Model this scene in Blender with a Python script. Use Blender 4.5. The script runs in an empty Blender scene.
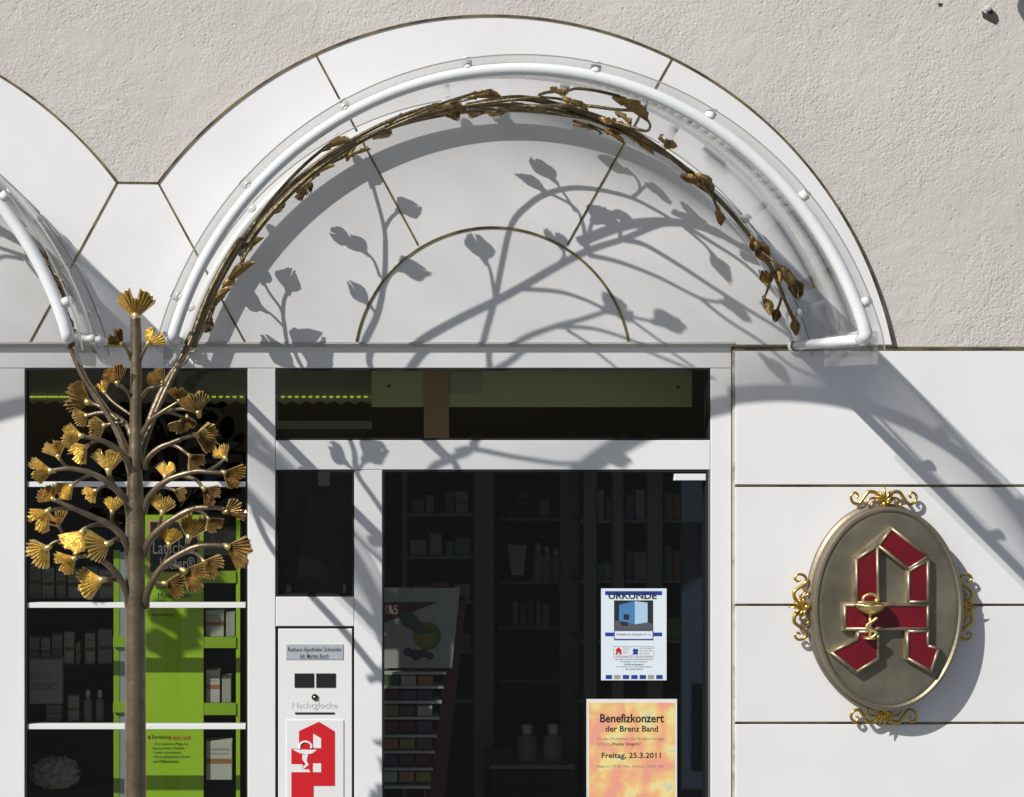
import bpy, math, random
from mathutils import Vector, Matrix
random.seed(7)
C = bpy.context.scene
col = C.collection

# ---------------------------------------------------------------- metric frame
S = 305.0              # facade pixels per metre (wall plane, y = 0)
VX, VY = 295.0, 394.0  # point of the facade straight in front of the camera
ZC = 6.43              # camera distance from the facade
ZE = 2.25              # eye height
SH = 354.6             # shadow shift in facade units per metre of depth (right and down alike)

# ---------------------------------------------------------------- camera
cam_d = bpy.data.cameras.new('camera')
cam = bpy.data.objects.new('camera', cam_d); col.objects.link(cam)
cam.location = (0, -ZC, ZE); cam.rotation_euler = (math.pi/2, 0, 0)
cam_d.sensor_width = 36; cam_d.lens = 36*ZC*S/1024
cam_d.shift_x = (512-VX)/1024; cam_d.shift_y = -(398.5-VY)/1024
cam_d.clip_start = 0.05; cam_d.clip_end = 500
C.camera = cam

# ---------------------------------------------------------------- light
sunv = Vector((SH/S, 1.0, -SH/S)).normalized()     # direction the light travels
elev = math.asin(-sunv.z)
azim = math.atan2(-sunv.x, -sunv.y)
w = bpy.data.worlds.new('World'); C.world = w; w.use_nodes = True
wn = w.node_tree.nodes; wl = w.node_tree.links
sky = wn.new('ShaderNodeTexSky'); sky.sky_type = 'NISHITA'; sky.sun_disc = False
sky.sun_elevation = elev; sky.sun_rotation = azim % (2*math.pi)
bg = wn['Background']; bg.inputs['Strength'].default_value = 0.055
wl.new(sky.outputs['Color'], bg.inputs['Color'])
sd = bpy.data.lights.new('sun', 'SUN'); sd.energy = 4.4; sd.angle = math.radians(0.5); sd.color = (1, .967, .922)
so = bpy.data.objects.new('sun', sd); col.objects.link(so)
so.rotation_euler = sunv.to_track_quat('-Z', 'Y').to_euler(); so.location = (-6, -6, 8)
C.view_settings.view_transform = 'Standard'; C.view_settings.look = 'None'
C.view_settings.gamma = 1; C.view_settings.exposure = 0.06
C.view_settings.use_curve_mapping = False

# ---------------------------------------------------------------- helpers
def P(u, v, d=0.0):
    return Vector(((u-VX)/S, -d, ZE+(VY-v)/S))
def orth(px, py, d):
    k = 1-d/ZC
    return VX+(px-VX)*k, VY+(py-VY)*k
def I(px, py, d=0.0):
    return P(*orth(px, py, d), d)

ORG = {}
def wo(o): return ORG.get(o.name, Vector((0, 0, 0))) if o else Vector((0, 0, 0))
def tag(o, label=None, cat=None, group=None, kind=None):
    if label: o['label'] = label
    if cat: o['category'] = cat
    if group: o['group'] = group
    if kind: o['kind'] = kind
    return o
def empty(name, loc, label=None, cat=None, group=None):
    o = bpy.data.objects.new(name, None); col.objects.link(o)
    o.location = loc; o.empty_display_size = .05; ORG[o.name] = Vector(loc)
    return tag(o, label, cat, group)

class MB:
    def __init__(s): s.v = []; s.f = []; s.sm = []; s.mi = []
    def add(s, vs, fs, smooth=False, mi=0):
        b = len(s.v); s.v += [Vector(x) for x in vs]
        for f in fs: s.f.append([b+i for i in f]); s.sm.append(smooth); s.mi.append(mi)
        return s
    def box(s, x0, x1, y0, y1, z0, z1, b=0.0, mi=0):
        if x0 > x1: x0, x1 = x1, x0
        if y0 > y1: y0, y1 = y1, y0
        if z0 > z1: z0, z1 = z1, z0
        if b <= 0:
            vs = [(x, y, z) for x in (x0, x1) for y in (y0, y1) for z in (z0, z1)]
            return s.add(vs, [(0,1,3,2),(4,6,7,5),(0,4,5,1),(2,3,7,6),(0,2,6,4),(1,5,7,3)], mi=mi)
        # chamfer on the front (low y) edges
        vs = [(x0,y1,z0),(x1,y1,z0),(x1,y1,z1),(x0,y1,z1),
              (x0,y0+b,z0),(x1,y0+b,z0),(x1,y0+b,z1),(x0,y0+b,z1),
              (x0+b,y0,z0+b),(x1-b,y0,z0+b),(x1-b,y0,z1-b),(x0+b,y0,z1-b)]
        fs = [(3,2,1,0),(8,9,10,11)]
        for i in range(4):
            j = (i+1) % 4
            fs += [(i, j, 4+j, 4+i), (4+i, 4+j, 8+j, 8+i)]
        return s.add(vs, fs, mi=mi)
    def pbox(s, u0, u1, v0, v1, d0, d1, b=0.0, mi=0):   # facade coordinates, depth d toward viewer
        a = P(u0, v0, d0); c = P(u1, v1, d1)
        return s.box(a.x, c.x, a.y, c.y, a.z, c.z, b, mi)
    def ibox(s, x0, x1, y0, y1, d, th, b=0.0, mi=0):    # seen rectangle at depth d, thickness th going back
        u0, v0 = orth(x0, y0, d); u1, v1 = orth(x1, y1, d)
        return s.pbox(u0, u1, v0, v1, d, d-th, b, mi)
    def prism(s, pts, d0, d1, mi=0, bev=0.0):           # pts in facade coordinates
        n = len(pts)
        area = sum(pts[i][0]*pts[(i+1) % n][1]-pts[(i+1) % n][0]*pts[i][1] for i in range(n))
        if area < 0: pts = pts[::-1]
        vs = [P(u, v, d0) for u, v in pts]+[P(u, v, d1) for u, v in pts]
        fs = [tuple(range(n))[::-1], tuple(range(n, 2*n))]
        for i in range(n):
            j = (i+1) % n
            fs.append((i, j, n+j, n+i))
        return s.add(vs, fs, mi=mi)
    def tube(s, pts, r, seg=10, mi=0, cap=True):
        pts = [Vector(p) for p in pts]; n = len(pts)
        rr = r if isinstance(r, (list, tuple)) else [r]*n
        if len(rr) != n: rr = [rr[0]+(rr[-1]-rr[0])*i/(n-1) for i in range(n)]
        t0 = (pts[1]-pts[0]).normalized()
        a = Vector((0, 0, 1)) if abs(t0.z) < .9 else Vector((1, 0, 0))
        nrm = t0.cross(a).normalized(); vs = []; fs = []
        for i in range(n):
            t = (pts[min(i+1, n-1)]-pts[max(i-1, 0)]).normalized()
            nrm = (nrm-t*nrm.dot(t)).normalized(); bn = t.cross(nrm)
            for k in range(seg):
                q = 2*math.pi*k/seg
                vs.append(pts[i]+(nrm*math.cos(q)+bn*math.sin(q))*rr[i])
        for i in range(n-1):
            for k in range(seg):
                k2 = (k+1) % seg
                fs.append((i*seg+k, i*seg+k2, (i+1)*seg+k2, (i+1)*seg+k))
        s.add(vs, fs, True, mi)
        if cap:
            b = len(s.v)-len(vs)
            s.f.append([b+k for k in range(seg)][::-1]); s.sm.append(False); s.mi.append(mi)
            s.f.append([b+(n-1)*seg+k for k in range(seg)]); s.sm.append(False); s.mi.append(mi)
        return s
    def lathe(s, p0, ax, prof, seg=16, mi=0):           # prof: (distance along axis, radius)
        ax = Vector(ax).normalized(); p0 = Vector(p0)
        a = Vector((0, 0, 1)) if abs(ax.z) < .9 else Vector((1, 0, 0))
        e1 = ax.cross(a).normalized(); e2 = ax.cross(e1); vs = []; fs = []
        for h, r in prof:
            for k in range(seg):
                q = 2*math.pi*k/seg
                vs.append(p0+ax*h+(e1*math.cos(q)+e2*math.sin(q))*max(r, 1e-5))
        for i in range(len(prof)-1):
            for k in range(seg):
                k2 = (k+1) % seg
                fs.append((i*seg+k, i*seg+k2, (i+1)*seg+k2, (i+1)*seg+k))
        return s.add(vs, fs, True, mi)
    def build(s, name, mat, parent=None, thick=0):
        me = bpy.data.meshes.new(name)
        o0 = wo(parent)
        me.from_pydata([v-o0 for v in s.v], [], s.f)
        me.polygons.foreach_set('use_smooth', s.sm); me.polygons.foreach_set('material_index', s.mi)
        for m in (mat if isinstance(mat, (list, tuple)) else [mat]): me.materials.append(m)
        me.update()
        o = bpy.data.objects.new(name, me); col.objects.link(o)
        if parent: o.parent = parent
        ORG[o.name] = o0
        if thick:
            md = o.modifiers.new('sheet thickness', 'SOLIDIFY'); md.thickness = thick; md.offset = 0
        return o

def catmull(pts, n=6):
    out = []; m = len(pts)
    for i in range(m-1):
        p0 = pts[max(i-1, 0)]; p1 = pts[i]; p2 = pts[i+1]; p3 = pts[min(i+2, m-1)]
        for k in range(n):
            t = k/n
            out.append(tuple(.5*((2*b)+(-a+c)*t+(2*a-5*b+4*c-d)*t*t+(-a+3*b-3*c+d)*t**3) for a, b, c, d in zip(p0, p1, p2, p3)))
    out.append(tuple(pts[-1])); return out

# ---------------------------------------------------------------- materials
def mat(name, base, rough=.5, metal=0., spec=.5, noise=None, bump=None, coat=0., emit=None):
    """noise = (scale, second colour, low, high[, detail]); bump = list of (kind, scale, strength)"""
    m = bpy.data.materials.new(name); m.use_nodes = True
    N = m.node_tree.nodes; L = m.node_tree.links; b = N['Principled BSDF']
    b.inputs['Base Color'].default_value = (*base, 1); b.inputs['Roughness'].default_value = rough
    b.inputs['Metallic'].default_value = metal; b.inputs['Specular IOR Level'].default_value = spec
    b.inputs['Coat Weight'].default_value = coat
    if emit:
        b.inputs['Emission Color'].default_value = (*emit[0], 1); b.inputs['Emission Strength'].default_value = emit[1]
    tc = N.new('ShaderNodeTexCoord')
    if noise:
        nz = N.new('ShaderNodeTexNoise'); nz.inputs['Scale'].default_value = noise[0]
        nz.inputs['Detail'].default_value = noise[4] if len(noise) > 4 else 5
        L.new(tc.outputs['Object'], nz.inputs['Vector'])
        cr = N.new('ShaderNodeValToRGB'); cr.color_ramp.elements[0].position = noise[2]; cr.color_ramp.elements[1].position = noise[3]
        cr.color_ramp.elements[0].color = (*base, 1); cr.color_ramp.elements[1].color = (*noise[1], 1)
        L.new(nz.outputs['Fac'], cr.inputs['Fac']); L.new(cr.outputs['Color'], b.inputs['Base Color'])
    prev = None
    for kind, sc, st in (bump or []):
        if kind == 'v':
            t = N.new('ShaderNodeTexVoronoi'); t.inputs['Scale'].default_value = sc; out = t.outputs['Distance']
        else:
            t = N.new('ShaderNodeTexNoise'); t.inputs['Scale'].default_value = sc; t.inputs['Detail'].default_value = 6; out = t.outputs['Fac']
        L.new(tc.outputs['Object'], t.inputs['Vector'])
        bp = N.new('ShaderNodeBump'); bp.inputs['Strength'].default_value = st; bp.inputs['Distance'].default_value = .01
        L.new(out, bp.inputs['Height'])
        if prev: L.new(prev.outputs['Normal'], bp.inputs['Normal'])
        prev = bp
    if prev: L.new(prev.outputs['Normal'], b.inputs['Normal'])
    return m

def clear_mat(name, tint, ior=1.49, rough=.02, dust=0.0):
    m = bpy.data.materials.new(name); m.use_nodes = True
    N = m.node_tree.nodes; L = m.node_tree.links; N.remove(N['Principled BSDF']); out = N['Material Output']
    tr = N.new('ShaderNodeBsdfTransparent'); tr.inputs['Color'].default_value = (*tint, 1)
    gl = N.new('ShaderNodeBsdfGlossy'); gl.inputs['Roughness'].default_value = rough
    # Schlick reflectance from the absolute facing angle (same on both sides of the thin sheet)
    ge = N.new('ShaderNodeNewGeometry'); dt = N.new('ShaderNodeVectorMath'); dt.operation = 'DOT_PRODUCT'
    L.new(ge.outputs['Incoming'], dt.inputs[0]); L.new(ge.outputs['Normal'], dt.inputs[1])
    def mth(op, a, b=None):
        q = N.new('ShaderNodeMath'); q.operation = op
        for i_, x_ in enumerate((a, b)):
            if x_ is None: continue
            if isinstance(x_, (int, float)): q.inputs[i_].default_value = x_
            else: L.new(x_, q.inputs[i_])
        return q.outputs[0]
    f0 = ((ior-1)/(ior+1))**2
    ab = mth('MINIMUM', mth('ABSOLUTE', dt.outputs['Value']), 1.0)
    fr_ = mth('ADD', mth('MULTIPLY', mth('POWER', mth('SUBTRACT', 1.0, ab), 5.0), 1-f0), f0)
    mx = N.new('ShaderNodeMixShader'); L.new(fr_, mx.inputs[0]); L.new(tr.outputs[0], mx.inputs[1]); L.new(gl.outputs[0], mx.inputs[2])
    last = mx
    if dust:
        df = N.new('ShaderNodeBsdfDiffuse'); df.inputs['Color'].default_value = (.75, .74, .72, 1)
        tc = N.new('ShaderNodeTexCoord'); nz = N.new('ShaderNodeTexNoise'); nz.inputs['Scale'].default_value = 5; nz.inputs['Detail'].default_value = 8
        L.new(tc.outputs['Object'], nz.inputs['Vector'])
        mr = N.new('ShaderNodeMapRange'); mr.inputs['From Min'].default_value = .35; mr.inputs['From Max'].default_value = .75
        mr.inputs['To Min'].default_value = dust*.4; mr.inputs['To Max'].default_value = dust*1.8
        L.new(nz.outputs['Fac'], mr.inputs['Value'])
        m2 = N.new('ShaderNodeMixShader'); L.new(mr.outputs[0], m2.inputs[0]); L.new(mx.outputs[0], m2.inputs[1]); L.new(df.outputs[0], m2.inputs[2]); last = m2
    L.new(last.outputs[0], out.inputs['Surface'])
    return m

def stucco_mat():
    m = mat('stucco', (.62, .585, .545), .92, spec=.2)
    N = m.node_tree.nodes; L = m.node_tree.links; b = N['Principled BSDF']
    tc = N.new('ShaderNodeTexCoord')
    big = N.new('ShaderNodeTexNoise'); big.inputs['Scale'].default_value = 1.6; big.inputs['Detail'].default_value = 4
    L.new(tc.outputs['Object'], big.inputs['Vector'])
    cr = N.new('ShaderNodeValToRGB'); cr.color_ramp.elements[0].position = .3; cr.color_ramp.elements[1].position = .75
    cr.color_ramp.elements[0].color = (.535, .505, .475, 1); cr.color_ramp.elements[1].color = (.615, .585, .555, 1)
    L.new(big.outputs['Fac'], cr.inputs['Fac']); L.new(cr.outputs['Color'], b.inputs['Base Color'])
    n1 = N.new('ShaderNodeTexNoise'); n1.inputs['Scale'].default_value = 125; n1.inputs['Detail'].default_value = 4; n1.inputs['Distortion'].default_value = .15
    n2 = N.new('ShaderNodeTexNoise'); n2.inputs['Scale'].default_value = 13; n2.inputs['Detail'].default_value = 6; n2.inputs['Distortion'].default_value = .8
    L.new(tc.outputs['Object'], n1.inputs['Vector']); L.new(tc.outputs['Object'], n2.inputs['Vector'])
    b1 = N.new('ShaderNodeBump'); b1.inputs['Strength'].default_value = .75; b1.inputs['Distance'].default_value = .008
    b2 = N.new('ShaderNodeBump'); b2.inputs['Strength'].default_value = .24; b2.inputs['Distance'].default_value = .02
    L.new(n1.outputs['Fac'], b1.inputs['Height']); L.new(n2.outputs['Fac'], b2.inputs['Height'])
    # trowel patches: the grain is worn smoother in places
    pt = N.new('ShaderNodeTexNoise'); pt.inputs['Scale'].default_value = 2.3; pt.inputs['Detail'].default_value = 5; L.new(tc.outputs['Object'], pt.inputs['Vector'])
    mr = N.new('ShaderNodeMapRange'); mr.inputs['From Min'].default_value = .36; mr.inputs['From Max'].default_value = .62; mr.inputs['To Min'].default_value = .2; mr.inputs['To Max'].default_value = .62
    L.new(pt.outputs['Fac'], mr.inputs['Value']); L.new(mr.outputs[0], b1.inputs['Strength'])
    # sparse pits left by pulled-out grains
    vo = N.new('ShaderNodeTexVoronoi'); vo.inputs['Scale'].default_value = 34; vo.inputs['Randomness'].default_value = 1; L.new(tc.outputs['Object'], vo.inputs['Vector'])
    pm = N.new('ShaderNodeMapRange'); pm.inputs['From Min'].default_value = .05; pm.inputs['From Max'].default_value = .22; L.new(vo.outputs['Distance'], pm.inputs['Value'])
    b3 = N.new('ShaderNodeBump'); b3.inputs['Strength'].default_value = .22; b3.inputs['Distance'].default_value = .012
    L.new(pm.outputs[0], b3.inputs['Height'])
    L.new(b2.outputs['Normal'], b3.inputs['Normal']); L.new(b3.outputs['Normal'], b1.inputs['Normal']); L.new(b1.outputs['Normal'], b.inputs['Normal'])
    return m

M = {}
M['stucco'] = stucco_mat()
def clad(i):
    k = (.80, .815, .80, .785, .81)[i % 5]
    return mat('white_stone_%d' % i, (k, k, k*1.01), .42, spec=.4, noise=(2.6, (k*.93, k*.925, k*.915), .38, .78, 12), bump=[('n', 5, .04), ('n', 70, .03)])
CL = [clad(i) for i in range(5)]
M['frame'] = mat('white_aluminium', (.80, .80, .805), .4, noise=(3, (.765, .765, .765), .4, .8))
M['gasket'] = mat('black_gasket', (.012, .012, .012), .6)
M['joint'] = mat('joint_brass', (.36, .28, .13), .38, .75, noise=(11, (.11, .085, .05), .42, .62))
M['joint_dark'] = mat('joint_filler', (.13, .105, .07), .8)
M['sealant'] = mat('grey_sealant', (.56, .55, .50), .8, noise=(14, (.22, .2, .17), .52, .72))
M['sill'] = mat('grey_sill', (.5, .49, .46), .6)
M['white_paint'] = mat('white_tube_paint', (.82, .84, .85), .28, coat=.3, noise=(26, (.76, .77, .76), .5, .85))
M['rust'] = mat('rust_ring', (.45, .25, .08), .8, noise=(60, (.65, .5, .3), .4, .7))
M['plexi'] = clear_mat('clear_acrylic', (.955, .955, .95), dust=.055)
M['plexi_edge'] = mat('acrylic_cut_edge', (.34, .34, .30), .25)
M['glass'] = clear_mat('shop_glass', (.78, .80, .77), ior=1.45, rough=0.0)
M['bronze'] = mat('bronze_trunk', (.16, .125, .082), .40, .75, noise=(17, (.27, .215, .145), .32, .72, 8), bump=[('n', 60, .16), ('n', 14, .22)])
M['bronze_dark'] = mat('bronze_branch', (.12, .09, .048), .42, .85, noise=(30, (.24, .19, .105), .4, .7), bump=[('n', 80, .4)])
M['gold'] = mat('gilded_leaf', (.82, .66, .29), .33, .72, noise=(42, (.42, .29, .10), .5, .78), bump=[('n', 120, .25)])
M['gold_shaded'] = mat('shaded_gilded_leaf', (.66, .48, .20), .36, .75, noise=(42, (.30, .20, .08), .4, .7), bump=[('n', 120, .25)])  # gilding with shade put into its colour, for the dimmer leaves
M['old_leaf'] = mat('weathered_brass_leaf', (.40, .255, .085), .48, .65, noise=(40, (.17, .115, .055), .4, .7), bump=[('n', 90, .4)])
M['sign_plate'] = mat('bronze_sign_plate', (.17, .152, .112), .5, .68, noise=(7, (.29, .265, .20), .35, .72, 10), bump=[('n', 50, .08), ('n', 8, .1)])
M['sign_rim'] = mat('bronze_sign_rim', (.27, .24, .18), .5, .75, noise=(14, (.25, .21, .15), .35, .7))
M['pewter'] = mat('letter_frame_metal', (.46, .385, .26), .45, .7, noise=(30, (.27, .22, .14), .4, .7))
M['red'] = mat('red_enamel', (.165, .006, .014), .22, noise=(12, (.12, .004, .011), .3, .7))
M['ornament'] = mat('gilt_ornament', (.62, .41, .10), .3, .95, noise=(40, (.22, .14, .05), .5, .75))
M['black'] = mat('black_print', (.012, .012, .014), .6)
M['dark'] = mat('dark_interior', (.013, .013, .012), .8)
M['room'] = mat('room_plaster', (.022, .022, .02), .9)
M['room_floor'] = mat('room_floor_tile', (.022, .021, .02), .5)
M['white'] = mat('white_board', (.78, .78, .77), .5)
M['greywhite'] = mat('grey_laminate', (.30, .31, .275), .6)
M['olive'] = mat('olive_reflection', (.62, .64, .37), .6)
M['orange'] = mat('orange_reflection', (.5, .33, .18), .6)
M['lime'] = mat('lime_display', (.34, .56, .025), .45)
M['lime_dark'] = mat('lime_tray', (.26, .43, .02), .45)
M['pale_blue'] = mat('pale_metal_post', (.35, .42, .45), .35, .3)
M['pink'] = mat('pink_border', (.75, .25, .3), .5)
M['blue'] = mat('blue_print', (.015, .05, .30), .5)
M['sky_blue'] = mat('photo_blue', (.07, .22, .45), .5)
M['photo_dark'] = mat('photo_dark', (.02, .025, .035), .5)
M['paper'] = mat('white_paper', (.74, .82, .86), .6)
M['white_letter'] = mat('white_print', (.8, .8, .8), .6)
M['grey_letter'] = mat('grey_print', (.30, .28, .25), .6)
M['blank_letter'] = mat('embossed_pale_print', (.66, .655, .65), .5)
M['sign_red'] = mat('signal_red', (.62, .012, .02), .4)
M['lcd'] = mat('name_plate_grey', (.42, .46, .50), .3)
M['dark_red'] = mat('dark_red_board', (.075, .008, .01), .6)
M['navy'] = mat('navy_blue', (.018, .03, .055), .5)
M['amber'] = mat('amber_band', (.28, .13, .05), .6)
M['carton'] = mat('pale_carton', (.44, .43, .39), .6)
M['carton2'] = mat('grey_carton', (.31, .315, .30), .6)
M['lemon'] = mat('lemon_print', (.20, .18, .04), .6)
M['leafgreen'] = mat('leaf_print', (.05, .075, .03), .6)
M['violet'] = mat('violet_print', (.04, .035, .07), .6)
M['steel'] = mat('brushed_steel', (.5, .5, .5), .35, .9)
M['lamp'] = mat('yellow_sun_glow', (.6, .65, .1), .5, emit=((.72, .85, .12), .55))  # glow put into the colour for sunlit glimpses, not a light source
M['pave'] = mat('pavement_stone', (.17, .175, .185), .85, noise=(6, (.13, .135, .14), .35, .7), bump=[('n', 20, .3)])
M['hole'] = mat('drilled_hole', (.05, .045, .04), .9)

def poster_mat():
    m = mat('watercolour_paper', (.8, .4, .15), .55)
    N = m.node_tree.nodes; L = m.node_tree.links; b = N['Principled BSDF']
    tc = N.new('ShaderNodeTexCoord'); nz = N.new('ShaderNodeTexNoise'); nz.inputs['Scale'].default_value = 13; nz.inputs['Detail'].default_value = 3; nz.inputs['Distortion'].default_value = .2
    L.new(tc.outputs['Object'], nz.inputs['Vector'])
    cr = N.new('ShaderNodeValToRGB'); e = cr.color_ramp.elements
    e[0].position = .28; e[0].color = (.50, .60, .48, 1); e[1].position = .74; e[1].color = (.82, .36, .32, 1)
    for p, c in ((.39, (.86, .72, .30)), (.49, (.86, .52, .22)), (.60, (.84, .36, .24))):
        q = e.new(p); q.color = (*c, 1)
    L.new(nz.outputs['Fac'], cr.inputs['Fac']); L.new(cr.outputs['Color'], b.inputs['Base Color'])
    return m
M['watercolour'] = poster_mat()

def text(s, x0, x1, y0, y1, d, m, parent, name='lettering', bold=0.0):
    """lettering fitted to the seen rectangle x0..x1, y0..y1 at depth d"""
    cu = bpy.data.curves.new('t', 'FONT'); cu.body = s; cu.extrude = .0; cu.offset = bold; cu.resolution_u = 3
    t = bpy.data.objects.new('t', cu); col.objects.link(t)
    dg = bpy.context.evaluated_depsgraph_get(); dg.update()
    me = bpy.data.meshes.new_from_object(t.evaluated_get(dg)); bpy.data.objects.remove(t); bpy.data.curves.remove(cu)
    xs = [v.co.x for v in me.vertices]; ys = [v.co.y for v in me.vertices]
    a = I(x0, y1, d); b = I(x1, y0, d); o0 = wo(parent)
    kx = (b.x-a.x)/(max(xs)-min(xs)); kz = (b.z-a.z)/(max(ys)-min(ys))
    for v in me.vertices:
        v.co = Vector((a.x+(v.co.x-min(xs))*kx, a.y, a.z+(v.co.y-min(ys))*kz))-o0
    me.name = name; me.materials.append(m)
    o = bpy.data.objects.new(name, me); col.objects.link(o); o.parent = parent; ORG[o.name] = o0
    return o

# ================================================================ SETTING
g = MB(); g.box(-60, 60, -60, 60, -.2, 0)
tag(g.build('pavement', M['pave']), 'grey stone pavement in front of the shop', 'pavement', kind='structure')

bld = empty('shop_building', P(440, 1080, 0), 'white stone clad shopfront with stuccoed wall above and arched gable panels', 'building')
GV = 1080
# stuccoed masonry (above and right of the shopfront)
st = MB()
st.pbox(-900, 1500, -420, 346.5, -.012, -.40)
st.build('stucco_wall', M['stucco'], bld)
for uu in ((733.5, 1500), (-900, -6)):
    b = MB(); b.pbox(*uu, 346.5, GV, -.012, -.40); b.build('backing_wall', M['joint_dark'], bld)

# arched stone cladding
AC, AR = (489.4, 427.5), 411.9
MIR = 137.5
def arch(x0, x1, n=40):
    a0 = math.acos((x0-AC[0])/AR); a1 = math.acos((x1-AC[0])/AR)
    return [(AC[0]+AR*math.cos(a0+(a1-a0)*i/n), AC[1]-AR*math.sin(a0+(a1-a0)*i/n)) for i in range(n+1)]
FC, FR = (492.5, 365.5), 138.0
def fan(a0, a1, n=24):
    return [(FC[0]+FR*math.cos(math.radians(a0+(a1-a0)*i/n)), FC[1]-FR*math.sin(math.radians(a0+(a1-a0)*i/n))) for i in range(n+1)]
BL = 342.5
aB = math.degrees(math.asin((FC[1]-BL)/FR)); aL = 180-math.degrees(math.atan2(FC[1]-245, FC[0]-418)); aR_ = math.degrees(math.atan2(FC[1]-245, 567-FC[0]))
xr = AC[0]+math.sqrt(AR**2-(AC[1]-347)**2)
slabs = [arch(158, 316)+fan(aL, 180-aB)+[(245, BL)],
         arch(316, 672)+fan(aR_, aL)+[],
         arch(672, xr)+[(xr-1.5, BL+2), (735, BL+2), (735, BL)]+fan(aB, aR_),
         fan(aB, 180-aB, 40)]
mir = lambda pts: [(2*MIR-u, v) for u, v in pts]
slabs_l = [mir(x) for x in slabs[:2]]
key = [(117, 182.5), (158, 183), (245, BL), (30, BL)]
for i, pts in enumerate(slabs+[key]+slabs_l):
    m = MB(); m.prism(pts, 0, -.011); m.build('cladding_panel', CL[i % 5], bld)
def strip(pts, wpx=1.9, d=.0022):
    m = MB(); L = [Vector(p) for p in pts]; n = len(L); A = []; B_ = []
    for i in range(n):
        t = (L[min(i+1, n-1)]-L[max(i-1, 0)]).normalized(); q = Vector((-t.y, t.x))*wpx/2
        A.append(L[i]+q); B_.append(L[i]-q)
    vs = [P(*p, d) for p in A]+[P(*p, d) for p in B_]+[P(*p, -.002) for p in A]+[P(*p, -.002) for p in B_]
    fs = []
    for i in range(n-1):
        fs += [(i, i+1, n+i+1, n+i), (i, 2*n+i, 2*n+i+1, i+1), (n+i, n+i+1, 3*n+i+1, 3*n+i)]
    fs += [(0, n, 3*n, 2*n), (n-1, 3*n-1, 4*n-1, 2*n-1)]
    m.add(vs, fs); return m.build('joint_strip', M['joint'], bld)
strip(arch(158, xr, 90), 2.2, .004); strip(mir(arch(158, 672, 60)), 2.2, .004)
for ln in ([(316, 55.5), (418, 245)], [(672, 58.5), (567, 245)], [(158, 183), (245, BL)]):
    strip(ln); strip(mir(ln)) if ln[0][0] != 158 else strip([(117, 182.5), (30, BL)])
strip([(117, 182.5), (158, 183)]); strip(fan(aB, 180-aB, 50), 2.5, .003)
lg = MB(); lg.pbox(-900, 735, BL-.6, BL+1.6, .0035, -.011); lg.pbox(-900, 733, BL+1.7, BL+3.4, -.001, -.4)
lg.build('ledge_trim', M['sill'], bld)
# stone courses right of the shopfront
ys = [350.5, 484.6, 487.2, 603.9, 606.3, 721.9, 724.4, 842, 844.5, 962, 964.5, GV]
for i in range(0, 12, 2):
    m = MB(); m.pbox(735.6, 1500, ys[i], ys[i+1], 0, -.012, .0015); m.build('cladding_panel', CL[(i//2+1) % 5], bld)
    m = MB(); m.pbox(-900, -8, ys[i], ys[i+1], 0, -.012, .0015); m.build('cladding_panel', CL[(i//2) % 5], bld)
cap = MB(); cap.pbox(733.2, 735.4, 350.4, GV, -.006, -.0125); cap.build('sealant_joint', M['sealant'], bld)
cap = MB(); cap.pbox(735, 1500, 348.2, 350.2, .002, -.0125); cap.build('joint_strip', M['joint'], bld)
for v in (485.9, 605.1, 723.1, 843.2):
    m = MB(); m.pbox(735.5, 1500, v-.7, v+.7, -.003, -.0121); m.build('joint_strip', M['joint'], bld)

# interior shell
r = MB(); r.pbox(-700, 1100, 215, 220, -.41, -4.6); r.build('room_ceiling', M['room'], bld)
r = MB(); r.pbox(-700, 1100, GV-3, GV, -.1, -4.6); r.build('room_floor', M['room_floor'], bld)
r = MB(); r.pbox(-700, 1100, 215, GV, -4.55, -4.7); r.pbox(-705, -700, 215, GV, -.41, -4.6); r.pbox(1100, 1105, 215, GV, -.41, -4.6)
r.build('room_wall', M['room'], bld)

# shopfront members
FD = -.02
def member(*rect, name='mullion'):
    m = MB(); m.pbox(*rect, FD, -.10, .002); return m.build(name, M['frame'], bld)
member(-6, 24, 368.4, GV); member(-6, 733, 346, 368, name='head_rail')
member(247.5, 275.5, 368.4, GV); member(712, 733, 368.4, GV); member(354.6, 382.6, 470.4, GV)
member(275.9, 711.6, 440.4, 470)
member(275.9, 354.2, 597.5, 627, name='side_rail')
def window(name, u0, u1, v0, v1):
    f = MB(); t = 1.7
    f.pbox(u0, u1, v0, v0+t, FD-.004, -.09); f.pbox(u0, u1, v1-t, v1, FD-.004, -.09)
    f.pbox(u0, u0+t, v0+t, v1-t, FD-.004, -.09); f.pbox(u1-t, u1, v0+t, v1-t, FD-.004, -.09)
    fr = f.build(name, M['gasket'], bld)
    gl = MB(); a = P(u0+t, v0+t, -.045); c = P(u1-t, v1-t, -.045)
    gl.add([(a.x, a.y, a.z), (a.x, a.y, c.z), (c.x, a.y, c.z), (c.x, a.y, a.z)], [(0, 1, 2, 3)]); gl.build('glass_pane', M['glass'], fr)
    return fr
sw = window('display_window', 24.2, 247.3, 368.6, GV-60)
for v in (484.8, 606.3, 728.3, 850):
    gb = MB(); gb.pbox(26, 245.5, v-2.6, v+2.6, -.030, -.06, .001); gb.build('glazing_bar', M['frame'], sw)
window('transom_window', 276, 711.5, 368.6, 440.2)
window('side_window', 276, 354.3, 470.6, 597.2)
dr = window('glass_door', 383, 709.5, 470.6, GV-6)
hd = MB(); hd.pbox(676, 708, 474, 481, -.028, -.05, .002); hd.build('door_clamp', M['frame'], dr)
dl = MB(); dl.pbox(709.6, 711.7, 470.6, GV, FD-.002, -.09); dl.build('door_jamb', M['steel'], dr)
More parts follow.
